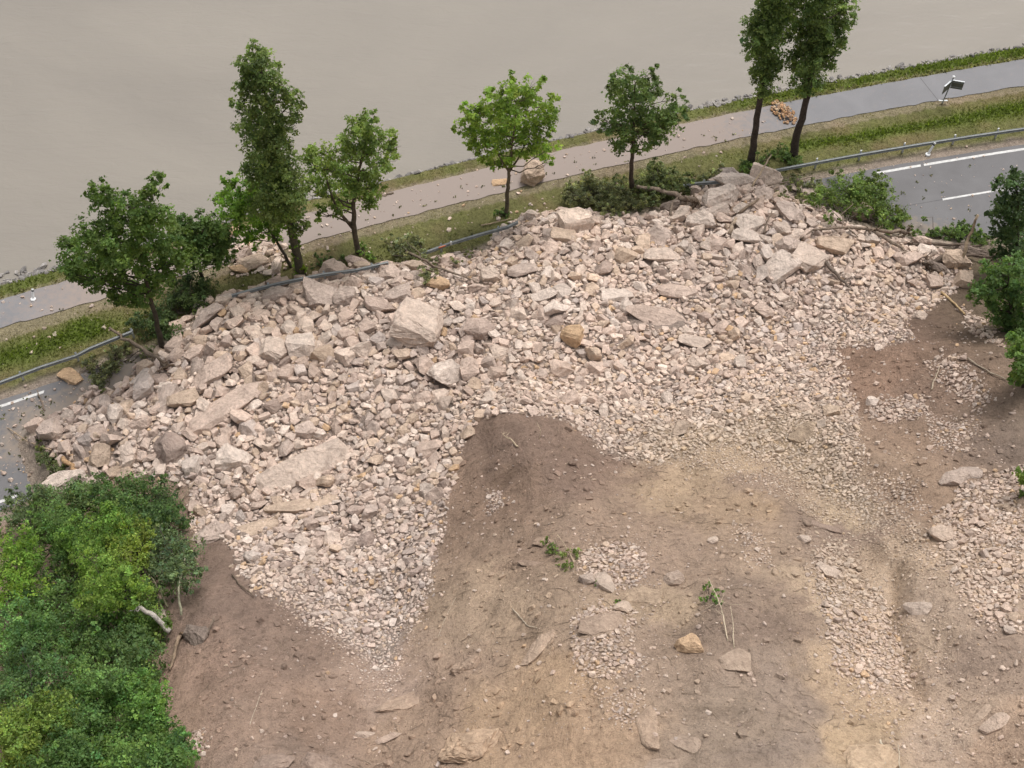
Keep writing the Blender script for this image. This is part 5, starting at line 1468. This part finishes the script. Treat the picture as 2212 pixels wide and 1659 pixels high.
# ------------------------------------------------------------------ delineators
def delineator(label, v, lean_xy, h=.95):
    p = at(*v); p[2] = 0
    root = empty("delineator", p); tag(root, label, "road marker", "white marker posts")
    ax = Vector((lean_xy[0], lean_xy[1], 1)).normalized()
    Rm = ax.to_track_quat('Z', 'Y').to_matrix()
    mb = MB(); mb.box(ax * h * .4, (.13, .10, h * .8), Rm); obj("body", mb.mesh("body"), M['white'], root)
    mb = MB(); mb.box(ax * h * .84, (.135, .105, h * .12), Rm); obj("black_band", mb.mesh("black_band"), M['black'], root)
    mb = MB(); mb.box(ax * h * .95, (.125, .095, h * .10), Rm); obj("top", mb.mesh("top"), M['white'], root)
    mb = MB(); mb.tube([(0, 0, -.05), (0, 0, .06), (0, 0, .09)], [.17, .17, .12], 10); obj("base", mb.mesh("base"), M['white'], root)
delineator("leaning white marker post on the road verge at the right", (2004, 334), (.35, .25))
delineator("white marker post standing on the cycle path at the far left", (72, 647), (.1, .5), .7)

# ------------------------------------------------------------------ grass and leaf litter
g = np.random.default_rng(71)
def tufts(n, test, lo, hi, name, label):
    X = g.uniform(-36, 42, n); Y = g.uniform(40, 82, n)
    m_ = test(X, Y); X, Y = X[m_], Y[m_]
    gi = np.clip(np.searchsorted(GX, X) - 1, 0, nx - 2); gj = np.clip(np.searchsorted(GY, Y) - 1, 0, ny - 2)
    gr = green[gj, gi]; base = tint[gj, gi]
    keep = g.random(len(X)) < .3 + .7 * gr
    X, Y, gr, base = X[keep], Y[keep], gr[keep], base[keep]
    N_ = len(X); Zg = hz(X, Y)
    a = g.uniform(0, 6.28, N_); hgt = (lo + (hi - lo) * g.random(N_)) * (.5 + .9 * gr); w = hgt * .33
    ln = g.normal(0, .5, (N_, 2)) * hgt[:, None]
    dx, dy = np.cos(a) * w, np.sin(a) * w
    V = np.stack([np.stack([X - dx, Y - dy, Zg - .01], -1), np.stack([X + dx, Y + dy, Zg - .01], -1), np.stack([X + ln[:, 0], Y + ln[:, 1], Zg + hgt], -1)], 1).reshape(-1, 3)
    C = base * np.exp(g.normal(0, .22, N_))[:, None] * (1 + .12 * gr[:, None])
    tag(obj(name, mesh_np(name, V, np.arange(len(V)).reshape(-1, 3), C), M['leaf']), label, "grass", kind="stuff")
def is_verge(X, Y):
    s = (y_edge(X) - Y) * slope_cos(y_edge, X); wv_ = Y - y_path_far(X)
    mid = (s < -1.2) & (Y < y_path_near(X) - .05)
    return (mid | ((wv_ > .05) & (wv_ < 1.35))) & ~inside(pile_poly, X, Y)
tufts(420000, is_verge, .07, .20, "grass", "short patchy grass on the verge and river bank")

lv, lf, lc = [], [], []
cs = []
for poly, n_ in (([(0, 700), (500, 560), (1000, 400), (1600, 265), (1600, 300), (1000, 430), (500, 590)], 40), ([(1900, 390), (2212, 330), (2212, 470), (1970, 500)], 15), ([(0, 870), (120, 850), (80, 960), (110, 1040), (0, 1060)], 24), ([(600, 610), (1060, 480), (1060, 545), (640, 615)], 60), ([(1500, 380), (1760, 360), (1760, 420), (1600, 400)], 30), ([(480, 600), (620, 560), (700, 580), (520, 625)], 40), ([(380, 700), (480, 640), (520, 660), (400, 760)], 30), ([(150, 760), (350, 720), (330, 830), (200, 850)], 60)):
    pw_ = np.array([on(a, b)[:2] for a, b in poly])
    c = 0
    while c < n_:
        x, y = g.uniform(pw_[:, 0].min(), pw_[:, 0].max()), g.uniform(pw_[:, 1].min(), pw_[:, 1].max())
        if inside(pw_, np.array(x), np.array(y)): cs.append((x, y, max(0, float(hz(x, y))) + .04)); c += 1
V, Fc, C = leaves(cs, [(.16, .16, .03)] * len(cs), len(cs) * 6, .09, (.06, .075, .035), 88, .35, clump=.16)
tag(obj("leaf_litter", mesh_np("leaf_litter", V, Fc, C), M['leaf']), "torn leaves and twigs strewn on path, road and verge", "leaf litter", kind="stuff")

tw = MB(); gt = random.Random(4)
spots = [tuple(on(a, b)[:2]) for a, b in [(990, 980), (1260, 940), (1560, 990), (1880, 1150), (2000, 1400), (2140, 1655), (420, 1655), (420, 1350), (560, 1330), (800, 1480), (950, 1300)]]
P = np.array(spots); c = 0
while c < 330:
    x, y = gt.uniform(P[:, 0].min(), P[:, 0].max()), gt.uniform(P[:, 1].min(), P[:, 1].max())
    if not inside(spots, np.array(x), np.array(y)): continue
    c += 1
    L = gt.uniform(.15, .75); a = gt.uniform(0, 6.28); pts = []
    for k_ in range(4):
        xx, yy = x + math.cos(a) * L * k_ / 3 + gt.gauss(0, .03), y + math.sin(a) * L * k_ / 3 + gt.gauss(0, .03)
        pts.append((xx, yy, float(hz(xx, yy)) + .02 + gt.uniform(0, .05)))
    tw.tube(pts, [.014, .012, .01, .006], 4)
o = obj("twigs", tw.mesh("twigs"), M['bark']); o.color = (.25, .19, .14, 1)
tag(o, "thin dead twigs and roots strewn on the bare slope", "twigs", kind="stuff")
